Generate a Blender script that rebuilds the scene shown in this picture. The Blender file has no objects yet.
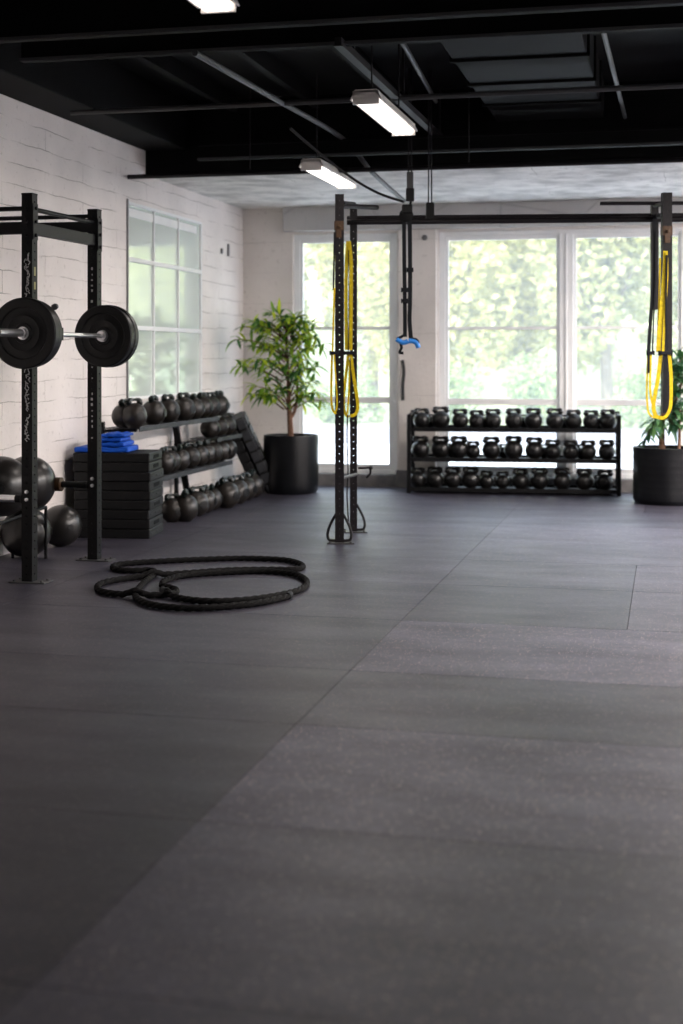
import bpy, bmesh, math, random
from mathutils import Vector, Matrix, Quaternion
random.seed(7)
R_ = math.radians
C = bpy.context.scene.collection
F = 1400.0; HOR = 357.0; CX = 341.5; EYE = 1.5; YAW = 13.13
cy_, sy_ = math.cos(R_(YAW)), math.sin(R_(YAW))

def W(px, py, fwd):
    """point of the place seen at that pixel, fwd metres ahead"""
    lat = (px - CX) / F * fwd
    return Vector((lat * cy_ - fwd * sy_, fwd * cy_ + lat * sy_, EYE - (py - HOR) / F * fwd))
def floor_pt(px, py, z=0.0):
    p = W(px, py, (EYE - z) * F / (py - HOR)); p.z = z
    return p
def dir_at(px):
    a = math.atan((px - CX) / F) - R_(YAW)
    return math.tan(a)
def at_Y(px, Y, z):
    return Vector((Y * dir_at(px), Y, z))
def z_at(px, py, Y):
    a = math.atan((px - CX) / F)
    fwd = Y / math.cos(a - R_(YAW)) * math.cos(a)
    return EYE - (py - HOR) / F * fwd

# ------------------------------------------------------------------ materials
def nt(name):
    m = bpy.data.materials.new(name); m.use_nodes = True
    n = m.node_tree; n.nodes.clear()
    out = n.nodes.new('ShaderNodeOutputMaterial')
    return m, n, out
def pbr(name, col, rough=0.5, metal=0.0, noise=None, bump=None, spec=0.5, col2=None, aniso=None):
    m, n, out = nt(name)
    b = n.nodes.new('ShaderNodeBsdfPrincipled'); n.links.new(b.outputs[0], out.inputs[0])
    b.inputs['Base Color'].default_value = (*col, 1); b.inputs['Roughness'].default_value = rough
    b.inputs['Metallic'].default_value = metal; b.inputs['Specular IOR Level'].default_value = spec
    tc = n.nodes.new('ShaderNodeTexCoord')
    if noise:
        t = n.nodes.new('ShaderNodeTexNoise'); t.inputs['Scale'].default_value = noise; t.inputs['Detail'].default_value = 4
        n.links.new(tc.outputs['Object'], t.inputs['Vector'])
        r = n.nodes.new('ShaderNodeValToRGB')
        r.color_ramp.elements[0].position = .35; r.color_ramp.elements[1].position = .68
        r.color_ramp.elements[0].color = (*col, 1); r.color_ramp.elements[1].color = (*(col2 or [min(1, c * 1.5) for c in col]), 1)
        n.links.new(t.outputs['Fac'], r.inputs[0]); n.links.new(r.outputs[0], b.inputs['Base Color'])
        if bump:
            bp = n.nodes.new('ShaderNodeBump'); bp.inputs['Strength'].default_value = bump; bp.inputs['Distance'].default_value = .004
            n.links.new(t.outputs['Fac'], bp.inputs['Height']); n.links.new(bp.outputs[0], b.inputs['Normal'])
    return m
M = {}
M['rack'] = pbr('black_powder_coat', (.003, .003, .004), .5, 0, 60, .15, .18, (.005, .005, .006))
M['rig'] = pbr('worn_dark_steel', (.007, .0065, .008), .5, 0, 40, .15, .2, (.014, .011, .013))
M['edge'] = pbr('bare_steel_edge', (.045, .045, .047), .5, .0, None, None, .4)
M['chrome'] = pbr('chrome', (.80, .80, .82), .34, 1)
M['bronze'] = pbr('brass_clamp', (.045, .020, .006), .5, .2, 50, .2)
M['bumper'] = pbr('bumper_rubber', (.003, .003, .0035), .42, 0, 30, .1, .3)
M['kb'] = pbr('cast_iron_black', (.004, .004, .0045), .32, 0, 25, .2, .45, (.008, .007, .007))
M['kbl'] = pbr('worn_cast_iron', (.010, .0085, .0075), .36, 0, 14, .2, .5, (.022, .017, .014))
M['kbh'] = pbr('handle_enamel', (.005, .009, .008), .35)
M['ball'] = pbr('slam_ball_rubber', (.006, .0055, .0055), .32, 0, 9, .25, .5, (.014, .012, .011))
M['foam'] = pbr('plyo_rubber', (.004, .004, .0045), .5, 0, 20, .3, .3, (.008, .008, .009))
M['foamgrey'] = pbr('grey_rubber', (.018, .019, .023), .55, 0, 20, .3, .4, (.028, .03, .035))
M['blue'] = pbr('blue_vinyl', (.002, .055, .38), .55, 0, 12, .2, .25, (.004, .08, .50))
M['blue2'] = pbr('blue_grip', (.02, .20, .62), .45)
M['yellow'] = pbr('yellow_webbing', (.46, .33, .003), .6, 0, 40, .2, .25, (.66, .50, .006))
M['webbing'] = pbr('black_webbing', (.005, .006, .008), .7, 0, 90, .2, .2)
M['pot'] = pbr('charcoal_glaze', (.0025, .0028, .004), .36, 0, 8, .12, .3, (.005, .0055, .007))
M['soil'] = pbr('soil', (.03, .022, .016), .95, 0, 40, .6)
M['bark'] = pbr('bark', (.10, .05, .03), .85, 0, 30, .8, .3, (.20, .11, .075))
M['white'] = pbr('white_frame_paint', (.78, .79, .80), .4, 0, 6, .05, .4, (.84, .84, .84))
M['sill'] = pbr('grey_stone_sill', (.12, .12, .125), .6, 0, 9, .3, .4, (.20, .19, .19))
M['black'] = pbr('matte_black_paint', (.0016, .0016, .0018), .7, 0, 5, .3, .10, (.003, .003, .0034))
M['deck'] = pbr('black_deck', (.0022, .0022, .0026), .7, 0, 2.2, .3, .12, (.0065, .0065, .0075))
M['housing'] = pbr('lamp_housing', (.75, .70, .66), .4)
M['rope'] = pbr('rope_fibre', (.0025, .0025, .003), .8, 0, 70, .4, .12, (.009, .0085, .0085))
M['paving'] = pbr('pale_paving', (.62, .63, .66), .8, 0, 1.2, .2, .3, (.72, .72, .74))
M['asphalt'] = pbr('grey_road', (.30, .29, .33), .9, 0, 3, .2, .2, (.36, .35, .38))
M['grass'] = pbr('grass', (.34, .36, .22), .9, 0, 2, .2, .2, (.44, .45, .30))
M['trunkout'] = pbr('tree_bark', (.22, .18, .14), .9, 0, 6, .5)
M['mark'] = pbr('worn_white_print', (.45, .45, .45), .6)
M['badge'] = pbr('olive_print', (.20, .17, .06), .5)

def leaf_mat(name, c1, c2, c3, trans=.4):
    m, n, out = nt(name)
    g = n.nodes.new('ShaderNodeNewGeometry'); r = n.nodes.new('ShaderNodeValToRGB')
    e = r.color_ramp.elements; e[0].color = (*c1, 1); e[1].color = (*c3, 1); e[0].position = .1; e[1].position = .95
    x = e.new(.5); x.color = (*c2, 1)
    n.links.new(g.outputs['Random Per Island'], r.inputs[0])
    d = n.nodes.new('ShaderNodeBsdfPrincipled'); d.inputs['Roughness'].default_value = .45
    t = n.nodes.new('ShaderNodeBsdfTranslucent'); mx = n.nodes.new('ShaderNodeMixShader'); mx.inputs[0].default_value = trans
    n.links.new(r.outputs[0], d.inputs['Base Color']); n.links.new(r.outputs[0], t.inputs[0])
    n.links.new(d.outputs[0], mx.inputs[1]); n.links.new(t.outputs[0], mx.inputs[2]); n.links.new(mx.outputs[0], out.inputs[0])
    return m
M['leaf'] = leaf_mat('green_leaf', (.05, .15, .045), (.19, .38, .04), (.58, .68, .04), .5)
M['leafdark'] = leaf_mat('dark_leaf', (.02, .07, .035), (.04, .13, .05), (.12, .25, .08), .3)
M['tree1'] = leaf_mat('tree_foliage', (.38, .38, .12), (.58, .56, .20), (.78, .72, .32), .35)
M['tree2'] = leaf_mat('tree_foliage_cool', (.34, .36, .14), (.54, .53, .22), (.74, .70, .36), .35)
M['bush'] = leaf_mat('bush_foliage', (.22, .32, .12), (.36, .46, .18), (.55, .60, .30), .35)

def emis(name, col, s):
    m, n, out = nt(name); e = n.nodes.new('ShaderNodeEmission')
    e.inputs[0].default_value = (*col, 1); e.inputs[1].default_value = s; n.links.new(e.outputs[0], out.inputs[0]); return m
M['tube_strong'] = emis('strong_fluorescent_tube', (1, .93, .88), 42)
M['tube'] = emis('fluorescent_tube', (1, .93, .88), 2.6)

def glass_mat(name, milky_share, tint, gloss):
    m, n, out = nt(name)
    tr = n.nodes.new('ShaderNodeBsdfTransparent'); tr.inputs[0].default_value = (.95, .97, .96, 1)
    tl = n.nodes.new('ShaderNodeBsdfTranslucent'); tl.inputs[0].default_value = (*tint, 1)
    gl = n.nodes.new('ShaderNodeBsdfGlossy'); gl.inputs['Roughness'].default_value = .02
    m1 = n.nodes.new('ShaderNodeMixShader'); m1.inputs[0].default_value = milky_share
    n.links.new(tr.outputs[0], m1.inputs[1]); n.links.new(tl.outputs[0], m1.inputs[2])
    m2 = n.nodes.new('ShaderNodeMixShader'); m2.inputs[0].default_value = gloss
    n.links.new(m1.outputs[0], m2.inputs[1]); n.links.new(gl.outputs[0], m2.inputs[2])
    n.links.new(m2.outputs[0], out.inputs[0]); return m
M['glass'] = glass_mat('hazy_window_glass', .09, (.93, .96, 1), .004)  # milky share of the glass stands in for veiling glare
M['clear'] = glass_mat('clear_window_glass', .02, (.95, .97, 1), .02)
def frosted():
    m, n, out = nt('tinted_reflective_glass')
    d = n.nodes.new('ShaderNodeBsdfDiffuse'); d.inputs[0].default_value = (.74, .82, .78, 1)
    gl = n.nodes.new('ShaderNodeBsdfGlossy'); gl.inputs['Roughness'].default_value = .06; gl.inputs[0].default_value = (.9, .97, .93, 1)
    m2 = n.nodes.new('ShaderNodeMixShader'); m2.inputs[0].default_value = .42
    n.links.new(d.outputs[0], m2.inputs[1]); n.links.new(gl.outputs[0], m2.inputs[2]); n.links.new(m2.outputs[0], out.inputs[0]); return m
M['frost'] = frosted()

def wall_mat(name, base, dark, axes, crack=.5, brick=True, bw=.62, bh=.21, patch=1):
    """whitewashed block wall: uneven joints, grime patches, plaster bumps"""
    m, n, out = nt(name)
    L = n.links.new
    b = n.nodes.new('ShaderNodeBsdfPrincipled'); L(b.outputs[0], out.inputs[0]); b.inputs['Roughness'].default_value = .75
    b.inputs['Specular IOR Level'].default_value = .25
    tc = n.nodes.new('ShaderNodeTexCoord'); sp = n.nodes.new('ShaderNodeSeparateXYZ'); cb = n.nodes.new('ShaderNodeCombineXYZ')
    L(tc.outputs['Object'], sp.inputs[0]); L(sp.outputs[axes[0]], cb.inputs[0]); L(sp.outputs[axes[1]], cb.inputs[1])
    n1 = n.nodes.new('ShaderNodeTexNoise'); n1.inputs['Scale'].default_value = 1.6 if patch == 1 else 3.5; n1.inputs['Detail'].default_value = 7
    L(tc.outputs['Object'], n1.inputs['Vector'])
    n2 = n.nodes.new('ShaderNodeTexNoise'); n2.inputs['Scale'].default_value = 22; n2.inputs['Detail'].default_value = 5
    L(tc.outputs['Object'], n2.inputs['Vector'])
    r1 = n.nodes.new('ShaderNodeValToRGB'); r1.color_ramp.elements[0].position = .3; r1.color_ramp.elements[1].position = .62
    r1.color_ramp.elements[0].color = (*[c * (.86 if patch == 1 else .55) for c in base], 1); r1.color_ramp.elements[1].color = (*base, 1)
    L(n1.outputs['Fac'], r1.inputs[0])
    # distorted coordinates for the joints
    vm = n.nodes.new('ShaderNodeVectorMath'); vm.operation = 'MULTIPLY_ADD'
    n3 = n.nodes.new('ShaderNodeTexNoise'); n3.inputs['Scale'].default_value = 2.6; n3.inputs['Detail'].default_value = 5
    L(tc.outputs['Object'], n3.inputs['Vector'])
    L(n3.outputs['Color'], vm.inputs[0]); vm.inputs[1].default_value = (.06, .06, 0); L(cb.outputs[0], vm.inputs[2])
    mixc = n.nodes.new('ShaderNodeMix'); mixc.data_type = 'RGBA'; mixc.inputs['B'].default_value = (*dark, 1)
    L(r1.outputs[0], mixc.inputs['A'])
    if brick:
        br = n.nodes.new('ShaderNodeTexBrick'); br.inputs['Scale'].default_value = 1
        br.inputs['Brick Width'].default_value = bw; br.inputs['Row Height'].default_value = bh
        br.inputs['Mortar Size'].default_value = .004; br.inputs['Mortar Smooth'].default_value = .6
        L(vm.outputs[0], br.inputs['Vector'])
        # joints show only in places
        n4 = n.nodes.new('ShaderNodeTexNoise'); n4.inputs['Scale'].default_value = 2.3; n4.inputs['Detail'].default_value = 4
        L(tc.outputs['Object'], n4.inputs['Vector'])
        r4 = n.nodes.new('ShaderNodeValToRGB'); r4.color_ramp.elements[0].position = .38; r4.color_ramp.elements[1].position = .56
        L(n4.outputs['Fac'], r4.inputs[0])
        mu = n.nodes.new('ShaderNodeMath'); mu.operation = 'MULTIPLY'; L(br.outputs['Fac'], mu.inputs[0]); L(r4.outputs[0], mu.inputs[1])
        mu2 = n.nodes.new('ShaderNodeMath'); mu2.operation = 'MULTIPLY'; L(mu.outputs[0], mu2.inputs[0]); mu2.inputs[1].default_value = crack
        fac = mu2.outputs[0]
    else:
        vo = n.nodes.new('ShaderNodeTexVoronoi'); vo.feature = 'DISTANCE_TO_EDGE'; vo.inputs['Scale'].default_value = .8
        L(vm.outputs[0], vo.inputs['Vector'])
        r4 = n.nodes.new('ShaderNodeValToRGB'); r4.color_ramp.elements[0].position = 0; r4.color_ramp.elements[1].position = .012
        r4.color_ramp.elements[0].color = (crack, crack, crack, 1); r4.color_ramp.elements[1].color = (0, 0, 0, 1)
        L(vo.outputs['Distance'], r4.inputs[0]); fac = r4.outputs[0]
    # fine dirt specks
    r2 = n.nodes.new('ShaderNodeValToRGB'); r2.color_ramp.elements[0].position = .62; r2.color_ramp.elements[1].position = .74
    L(n2.outputs['Fac'], r2.inputs[0])
    ms = n.nodes.new('ShaderNodeMath'); ms.operation = 'MULTIPLY'; L(r2.outputs[0], ms.inputs[0]); ms.inputs[1].default_value = .30 if patch == 1 else .6
    mm = n.nodes.new('ShaderNodeMath'); mm.operation = 'MAXIMUM'; L(fac, mm.inputs[0]); L(ms.outputs[0], mm.inputs[1])
    L(mm.outputs[0], mixc.inputs['Factor']); L(mixc.outputs['Result'], b.inputs['Base Color'])
    bp = n.nodes.new('ShaderNodeBump'); bp.inputs['Strength'].default_value = .5; bp.inputs['Distance'].default_value = .02
    ad = n.nodes.new('ShaderNodeMath'); ad.operation = 'MULTIPLY_ADD'; L(n2.outputs['Fac'], ad.inputs[0]); ad.inputs[1].default_value = .3
    sb = n.nodes.new('ShaderNodeMath'); sb.operation = 'MULTIPLY'; L(fac, sb.inputs[0]); sb.inputs[1].default_value = -1.0
    L(sb.outputs[0], ad.inputs[2]); L(ad.outputs[0], bp.inputs['Height']); L(bp.outputs[0], b.inputs['Normal'])
    return m
M['wallL'] = wall_mat('whitewashed_block', (.80, .745, .72), (.26, .22, .20), (1, 2), .85, True, 1.5, .168)
M['wallF'] = wall_mat('whitewashed_plaster', (.72, .67, .64), (.30, .26, .24), (0, 2), .55, True, 1.1, .36)
M['conc'] = wall_mat('old_concrete', (.80, .78, .76), (.17, .16, .15), (0, 1), .6, True, 2.4, .8, 3)
M['lintel'] = wall_mat('grey_plaster_beam', (.52, .505, .50), (.2, .19, .19), (0, 2), .3, False)

def floor_mat():
    m, n, out = nt('speckled_rubber_mat'); L = n.links.new
    b = n.nodes.new('ShaderNodeBsdfPrincipled'); L(b.outputs[0], out.inputs[0])
    tc = n.nodes.new('ShaderNodeTexCoord'); g = n.nodes.new('ShaderNodeNewGeometry')
    n1 = n.nodes.new('ShaderNodeTexNoise'); n1.inputs['Scale'].default_value = 1.5; n1.inputs['Detail'].default_value = 7; n1.inputs['Roughness'].default_value = .62
    mp = n.nodes.new('ShaderNodeMapping'); mp.inputs['Scale'].default_value = (.8, 2.2, 1); L(tc.outputs['Object'], mp.inputs[0]); L(mp.outputs[0], n1.inputs['Vector'])
    n2 = n.nodes.new('ShaderNodeTexVoronoi'); n2.inputs['Scale'].default_value = 95; L(tc.outputs['Object'], n2.inputs['Vector'])
    n3 = n.nodes.new('ShaderNodeTexNoise'); n3.inputs['Scale'].default_value = 120; n3.inputs['Detail'].default_value = 3; L(tc.outputs['Object'], n3.inputs['Vector'])
    r = n.nodes.new('ShaderNodeValToRGB'); r.color_ramp.elements[0].color = (.0150, .0138, .0215, 1); r.color_ramp.elements[1].color = (.0420, .0395, .0550, 1)
    r.color_ramp.elements[0].position = .3; r.color_ramp.elements[1].position = .7
    L(n1.outputs['Fac'], r.inputs[0])
    # granules
    wn = n.nodes.new('ShaderNodeSeparateColor'); L(n2.outputs['Color'], wn.inputs[0])
    rg = n.nodes.new('ShaderNodeValToRGB'); rg.color_ramp.elements[0].position = .74; rg.color_ramp.elements[1].position = .95
    L(wn.outputs[0], rg.inputs[0])
    dm = n.nodes.new('ShaderNodeMath'); dm.operation = 'LESS_THAN'; L(n2.outputs['Distance'], dm.inputs[0]); dm.inputs[1].default_value = .35
    mg = n.nodes.new('ShaderNodeMath'); mg.operation = 'MULTIPLY'; L(rg.outputs[0], mg.inputs[0]); L(dm.outputs[0], mg.inputs[1])
    mx = n.nodes.new('ShaderNodeMix'); mx.data_type = 'RGBA'; L(mg.outputs[0], mx.inputs['Factor']); L(r.outputs[0], mx.inputs['A']); mx.inputs['B'].default_value = (.22, .17, .16, 1)
    # each mat slightly lighter or darker
    mr = n.nodes.new('ShaderNodeMapRange'); mr.inputs['To Min'].default_value = 0; mr.inputs['To Max'].default_value = 4; mr.inputs['From Max'].default_value = 4
    at = n.nodes.new('ShaderNodeAttribute'); at.attribute_name = 'wear'; L(at.outputs['Fac'], mr.inputs[0])
    vm = n.nodes.new('ShaderNodeVectorMath'); vm.operation = 'SCALE'; L(mx.outputs['Result'], vm.inputs[0]); L(mr.outputs[0], vm.inputs['Scale'])
    n5 = n.nodes.new('ShaderNodeTexNoise'); n5.inputs['Scale'].default_value = 26; n5.inputs['Detail'].default_value = 8; n5.inputs['Roughness'].default_value = .75; L(tc.outputs['Object'], n5.inputs['Vector'])
    m5 = n.nodes.new('ShaderNodeMapRange'); m5.inputs['From Min'].default_value = .3; m5.inputs['From Max'].default_value = .7; m5.inputs['To Min'].default_value = .5; m5.inputs['To Max'].default_value = 1.5; L(n5.outputs['Fac'], m5.inputs[0])
    v5 = n.nodes.new('ShaderNodeVectorMath'); v5.operation = 'SCALE'; L(vm.outputs[0], v5.inputs[0]); L(m5.outputs[0], v5.inputs['Scale'])
    L(v5.outputs[0], b.inputs['Base Color'])
    rr = n.nodes.new('ShaderNodeMapRange'); rr.inputs['To Min'].default_value = .52; rr.inputs['To Max'].default_value = .34; L(n1.outputs['Fac'], rr.inputs[0])
    ra = n.nodes.new('ShaderNodeMath'); ra.operation = 'MULTIPLY_ADD'; L(at.outputs['Fac'], ra.inputs[0]); ra.inputs[1].default_value = .03; L(rr.outputs[0], ra.inputs[2])
    L(ra.outputs[0], b.inputs['Roughness'])
    bp = n.nodes.new('ShaderNodeBump'); bp.inputs['Strength'].default_value = .25; bp.inputs['Distance'].default_value = .003
    L(n3.outputs['Fac'], bp.inputs['Height']); L(bp.outputs[0], b.inputs['Normal'])
    b.inputs['Specular IOR Level'].default_value = .45; b.inputs['Specular Tint'].default_value = (.80, .82, 1, 1)
    return m
M['floor'] = floor_mat()

# ------------------------------------------------------------------ mesh helpers
def box(bm, x0, x1, y0, y1, z0, z1, mat=None):
    vs = [bm.verts.new((x, y, z)) for x in (x0, x1) for y in (y0, y1) for z in (z0, z1)]
    if mat is not None:
        for v in vs: v.co = mat @ v.co
    for f in ((0, 1, 3, 2), (4, 6, 7, 5), (0, 4, 5, 1), (2, 3, 7, 6), (0, 2, 6, 4), (1, 5, 7, 3)):
        bm.faces.new([vs[i] for i in f])
    return vs
def frame_of(d, up=Vector((0, 0, 1))):
    d = d.normalized()
    if abs(d.dot(up)) > .98: up = Vector((1, 0, 0))
    s = d.cross(up).normalized(); u = s.cross(d).normalized()
    return s, u
def tube(bm, pts, r, seg=10, caps=True, closed=False, lobes=None):
    pts = [Vector(p) for p in pts]; n = len(pts); rings = []
    up = Vector((0, 0, 1)); ps = None; dist = 0
    for i, p in enumerate(pts):
        a = pts[(i - 1) % n] if (i > 0 or closed) else p; b = pts[(i + 1) % n] if (i < n - 1 or closed) else p
        d = (b - a).normalized()
        if ps is None: s, u = frame_of(d)
        else:
            s = (ps - d * ps.dot(d)).normalized(); u = s.cross(d).normalized()
        ps = s
        if i: dist += (p - pts[i - 1]).length
        rr = r[i] if isinstance(r, (list, tuple)) else r
        ring = []
        for k in range(seg):
            t = 2 * math.pi * k / seg; q = rr
            if lobes: q = rr * (.72 + .34 * abs(math.cos(1.5 * (t - dist * lobes))))
            ring.append(bm.verts.new(p + s * math.cos(t) * q + u * math.sin(t) * q))
        rings.append(ring)
    m = n if closed else n - 1
    for i in range(m):
        a, b = rings[i], rings[(i + 1) % n]
        for k in range(seg): bm.faces.new((a[k], a[(k + 1) % seg], b[(k + 1) % seg], b[k]))
    if caps and not closed:
        bm.faces.new(rings[0][::-1]); bm.faces.new(rings[-1])
def lathe(bm, prof, seg=32, mat=None, closed=False):
    rings = []
    for r, z in prof:
        ring = []
        for k in range(seg):
            t = 2 * math.pi * k / seg
            v = Vector((r * math.cos(t), r * math.sin(t), z))
            ring.append(bm.verts.new(mat @ v if mat is not None else v))
        rings.append(ring)
    for i in range(len(rings) - 1 + (1 if closed else 0)):
        a, b = rings[i], rings[(i + 1) % len(rings)]
        for k in range(seg): bm.faces.new((a[k], a[(k + 1) % seg], b[(k + 1) % seg], b[k]))
    if not closed:
        bm.faces.new(rings[0][::-1]); bm.faces.new(rings[-1])
def ribbon(bm, pts, w, t=.003, wdir=Vector((cy_, sy_, 0))):
    """flat strap along pts, w wide along wdir, t thick"""
    pts = [Vector(p) for p in pts]; prev = None
    for i, p in enumerate(pts):
        a = pts[max(0, i - 1)]; b = pts[min(len(pts) - 1, i + 1)]; d = (b - a).normalized()
        wd = wdir - d * wdir.dot(d)
        if wd.length < .1: wd = Vector((0, 0, 1))
        wd.normalize(); nn = d.cross(wd).normalized()
        ring = [bm.verts.new(p + wd * (w / 2 * sx) + nn * (t / 2 * sy)) for sx, sy in ((-1, -1), (1, -1), (1, 1), (-1, 1))]
        if prev:
            for k in range(4): bm.faces.new((prev[k], prev[(k + 1) % 4], ring[(k + 1) % 4], ring[k]))
        else: bm.faces.new(ring[::-1])
        prev = ring
    bm.faces.new(prev)
def smooth_path(pts, n=8, closed=False):
    pts = [Vector(p) for p in pts]; out = []; N = len(pts)
    rng = range(N if closed else N - 1)
    for i in rng:
        g = lambda j: pts[j % N] if closed else pts[max(0, min(N - 1, j))]
        p0, p1, p2, p3 = g(i - 1), g(i), g(i + 1), g(i + 2)
        for k in range(n):
            t = k / n
            out.append(.5 * ((2 * p1) + (p2 - p0) * t + (2 * p0 - 5 * p1 + 4 * p2 - p3) * t * t + (3 * p1 - p0 - 3 * p2 + p3) * t ** 3))
    if not closed: out.append(pts[-1])
    return out
def obj(name, bm, mat, parent=None, smooth=False, bevel=0, loc=None, seg=2):
    bmesh.ops.recalc_face_normals(bm, faces=bm.faces)
    me = bpy.data.meshes.new(name); bm.to_mesh(me); bm.free()
    for m in (mat if isinstance(mat, (list, tuple)) else [mat]): me.materials.append(m)
    if smooth:
        me.polygons.foreach_set('use_smooth', [True] * len(me.polygons))
        try: me.set_sharp_from_angle(angle=R_(42))
        except Exception: pass
    o = bpy.data.objects.new(name, me); C.objects.link(o)
    if parent: o.parent = parent
    if loc is not None: o.location = loc
    if bevel:
        b = o.modifiers.new('bevel', 'BEVEL'); b.width = bevel; b.segments = seg; b.limit_method = 'ANGLE'; b.angle_limit = R_(40)
    return o
def tag(o, label, cat, group=None, kind=None):
    if label: o['label'] = label
    if cat: o['category'] = cat
    if group: o['group'] = group
    if kind: o['kind'] = kind
    return o
def thing(name, label, cat, loc=(0, 0, 0), rz=0, group=None, kind=None):
    o = bpy.data.objects.new(name, None); o.empty_display_size = .1; C.objects.link(o)
    o.location = loc; o.rotation_euler = (0, 0, rz); return tag(o, label, cat, group, kind)
def struct(name, bm, mat, parent=None, **k):
    o = obj(name, bm, mat, parent, **k)
    if not parent: o['kind'] = 'structure'
    return o
def dup(root, loc, rot, label, scale=None):
    r = root.copy(); C.objects.link(r); r.location = loc; r.rotation_euler = rot
    if scale: r.scale = (scale,) * 3
    r['label'] = label
    for ch in list(root.children):
        c = ch.copy(); C.objects.link(c); c.parent = r
        for g in ch.children:
            d = g.copy(); C.objects.link(d); d.parent = c
    return r
BM = bmesh.new
ORD = ['first', 'second', 'third', 'fourth', 'fifth', 'sixth', 'seventh', 'eighth', 'ninth', 'tenth', 'eleventh']

# ------------------------------------------------------------------ the room
FY = 15.88                       # far wall
def wallx(Y): return -4.90
RX, BY = 5.2, -4.0
# floor: rubber mats laid edge to edge, staggered
bm = BM()
ys = [FY]
seams = [-4.0, -2.75, -1.5, -.3, .95, 1.87, 3.09, 4.31, 5.53, 6.54, 7.85, 9.15, 10.3, 11.4, 12.6, 13.8, 14.9, FY]
S0 = -1.48
rt = random.Random(4); tones = []
MAT_TONE = {(6, 0): .5, (6, 1): 1.1, (7, 0): .55, (7, 1): 1.2, (8, 0): .65, (8, 1): .8, (9, 0): .8, (9, 1): 1.6, (10, 0): .9, (10, 1): .75, (10, 2): 1.2,
        (11, 0): 1.1, (11, 1): 1.0, (11, 2): 1.35, (12, 0): 1.0, (12, 1): 1.3, (13, 0): 1.2, (13, 1): 1.7, (14, 0): 1.0, (14, 1): 1.2, (5, 0): .5, (5, 1): .9}
MAT_TONE.update({(8, 0): .6, (8, 1): .85, (7, 1): 1.5})
for i in range(len(seams) - 1):
    y0, y1 = seams[i], seams[i + 1]
    xs = [S0]
    w = 1.26 if i in (10, 11, 15) else 2.44
    while xs[-1] < RX: xs.append(min(RX, xs[-1] + w))
    l = S0
    while l > -5.4:
        l -= 2.44 if i % 2 else 2.44; xs.insert(0, max(l, -5.4))
    for a, b in zip(xs[:-1], xs[1:]):
        if b - a > .01:
            side = 0 if b <= S0 + .01 else 1 if a < S0 + .01 else 2
            tones.append(MAT_TONE.get((i, side), .65 + .75 * rt.random()))
            box(bm, a + .0018, b - .0018, y0 + .0018, y1 - .0018, -.02, 0)
o = struct('floor', bm, M['floor'])
at = o.data.attributes.new('wear', 'FLOAT', 'FACE')                # each mat has its own tone
at.data.foreach_set('value', [t for t in tones for _ in range(6)])
bm = BM(); box(bm, -5.6, RX + .2, BY - .2, FY + .3, -.3, -.02); struct('trim_1', bm, M['black'])

# left wall, with an opening for the paned window
WA, WB = at_Y(128, 1, 0).x, at_Y(201, 1, 0).x            # tangents
def solveY(px, off=0.0):
    t = dir_at(px); return (-4.90 + off) / t
YA, YB = solveY(127.5), solveY(201.5)
ZT = z_at(127.5, 201, YA); ZB = z_at(127.5, 400, YA)
wl = Matrix.Rotation(math.atan(.026), 4, 'Z')             # wall direction is turned by 1.5 degrees
def lw(off, Y, z): return Vector((wallx(Y) + off, Y, z))
def lwbox(bm, o0, o1, y0, y1, z0, z1):
    vs = [bm.verts.new(lw(o, y, z)) for o in (o0, o1) for y in (y0, y1) for z in (z0, z1)]
    for f in ((0, 1, 3, 2), (4, 6, 7, 5), (0, 4, 5, 1), (2, 3, 7, 6), (0, 2, 6, 4), (1, 5, 7, 3)): bm.faces.new([vs[i] for i in f])
bm = BM()
lwbox(bm, -.3, 0, BY, YA, -.02, 4.1); lwbox(bm, -.3, 0, YB, FY + .3, -.02, 4.1)
lwbox(bm, -.3, 0, YA, YB, ZT, 4.1); lwbox(bm, -.3, 0, YA, YB, -.02, ZB); lwbox(bm, -.3, -.12, YA, YB, ZB, ZT)
struct('wall_left', bm, M['wallL'])
# paned window in the left wall
win = thing('window_3', None, None, lw(0, (YA + YB) / 2, ZB), 0, None, 'structure')
def rel(o, root):
    o.parent = root; o.matrix_parent_inverse = Matrix.Translation(-Vector(root.location)) if root.rotation_euler.z == 0 else root.matrix_world.inverted(); return o
bm = BM()
fw = .026
lwbox(bm, -.05, .006, YA, YA + fw, ZB, ZT); lwbox(bm, -.05, .006, YB - fw, YB, ZB, ZT)
lwbox(bm, -.05, .006, YA + fw, YB - fw, ZT - fw, ZT); lwbox(bm, -.05, .006, YA + fw, YB - fw, ZB, ZB + fw)
rel(struct('window_frame', bm, M['white'], win, bevel=.004), win)
hz1 = z_at(127.5, 257.6, YA); hz2 = z_at(127.5, 326.4, YA)
for hz in (hz1, hz2):
    bm = BM(); lwbox(bm, -.05, .004, YA + fw, YB - fw, hz - .030, hz + .012); rel(struct('transom', bm, M['white'], win, bevel=.004), win)
for px in (154.5, 179):
    bm = BM(); y = solveY(px); lwbox(bm, -.045, .002, y - .013, y + .013, ZB + fw, ZT - fw); rel(struct('mullion', bm, M['white'], win, bevel=.004), win)
bm = BM(); lwbox(bm, -.03, -.02, YA + fw, YB - fw, ZB + fw, ZT - fw); rel(struct('pane', bm, M['frost'], win), win)
bm = BM(); lwbox(bm, -.02, -.010, YA + fw + .02, YB - fw - .1, ZT - fw - .11, ZT - fw - .03); rel(struct('roller_blind', bm, M['white'], win, bevel=.004), win)  # white strip painted in for the tube light reflected in the panes
bm = BM(); lwbox(bm, 0, .05, YA - .02, YB + .02, ZB - .05, ZB); rel(struct('window_sill', bm, M['wallL'], win, bevel=.004), win)
bm = BM(); lwbox(bm, 0, .012, YA - .03, YA, ZB - .3, ZT + .02); struct('trim_2', bm, M['sill'])

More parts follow.
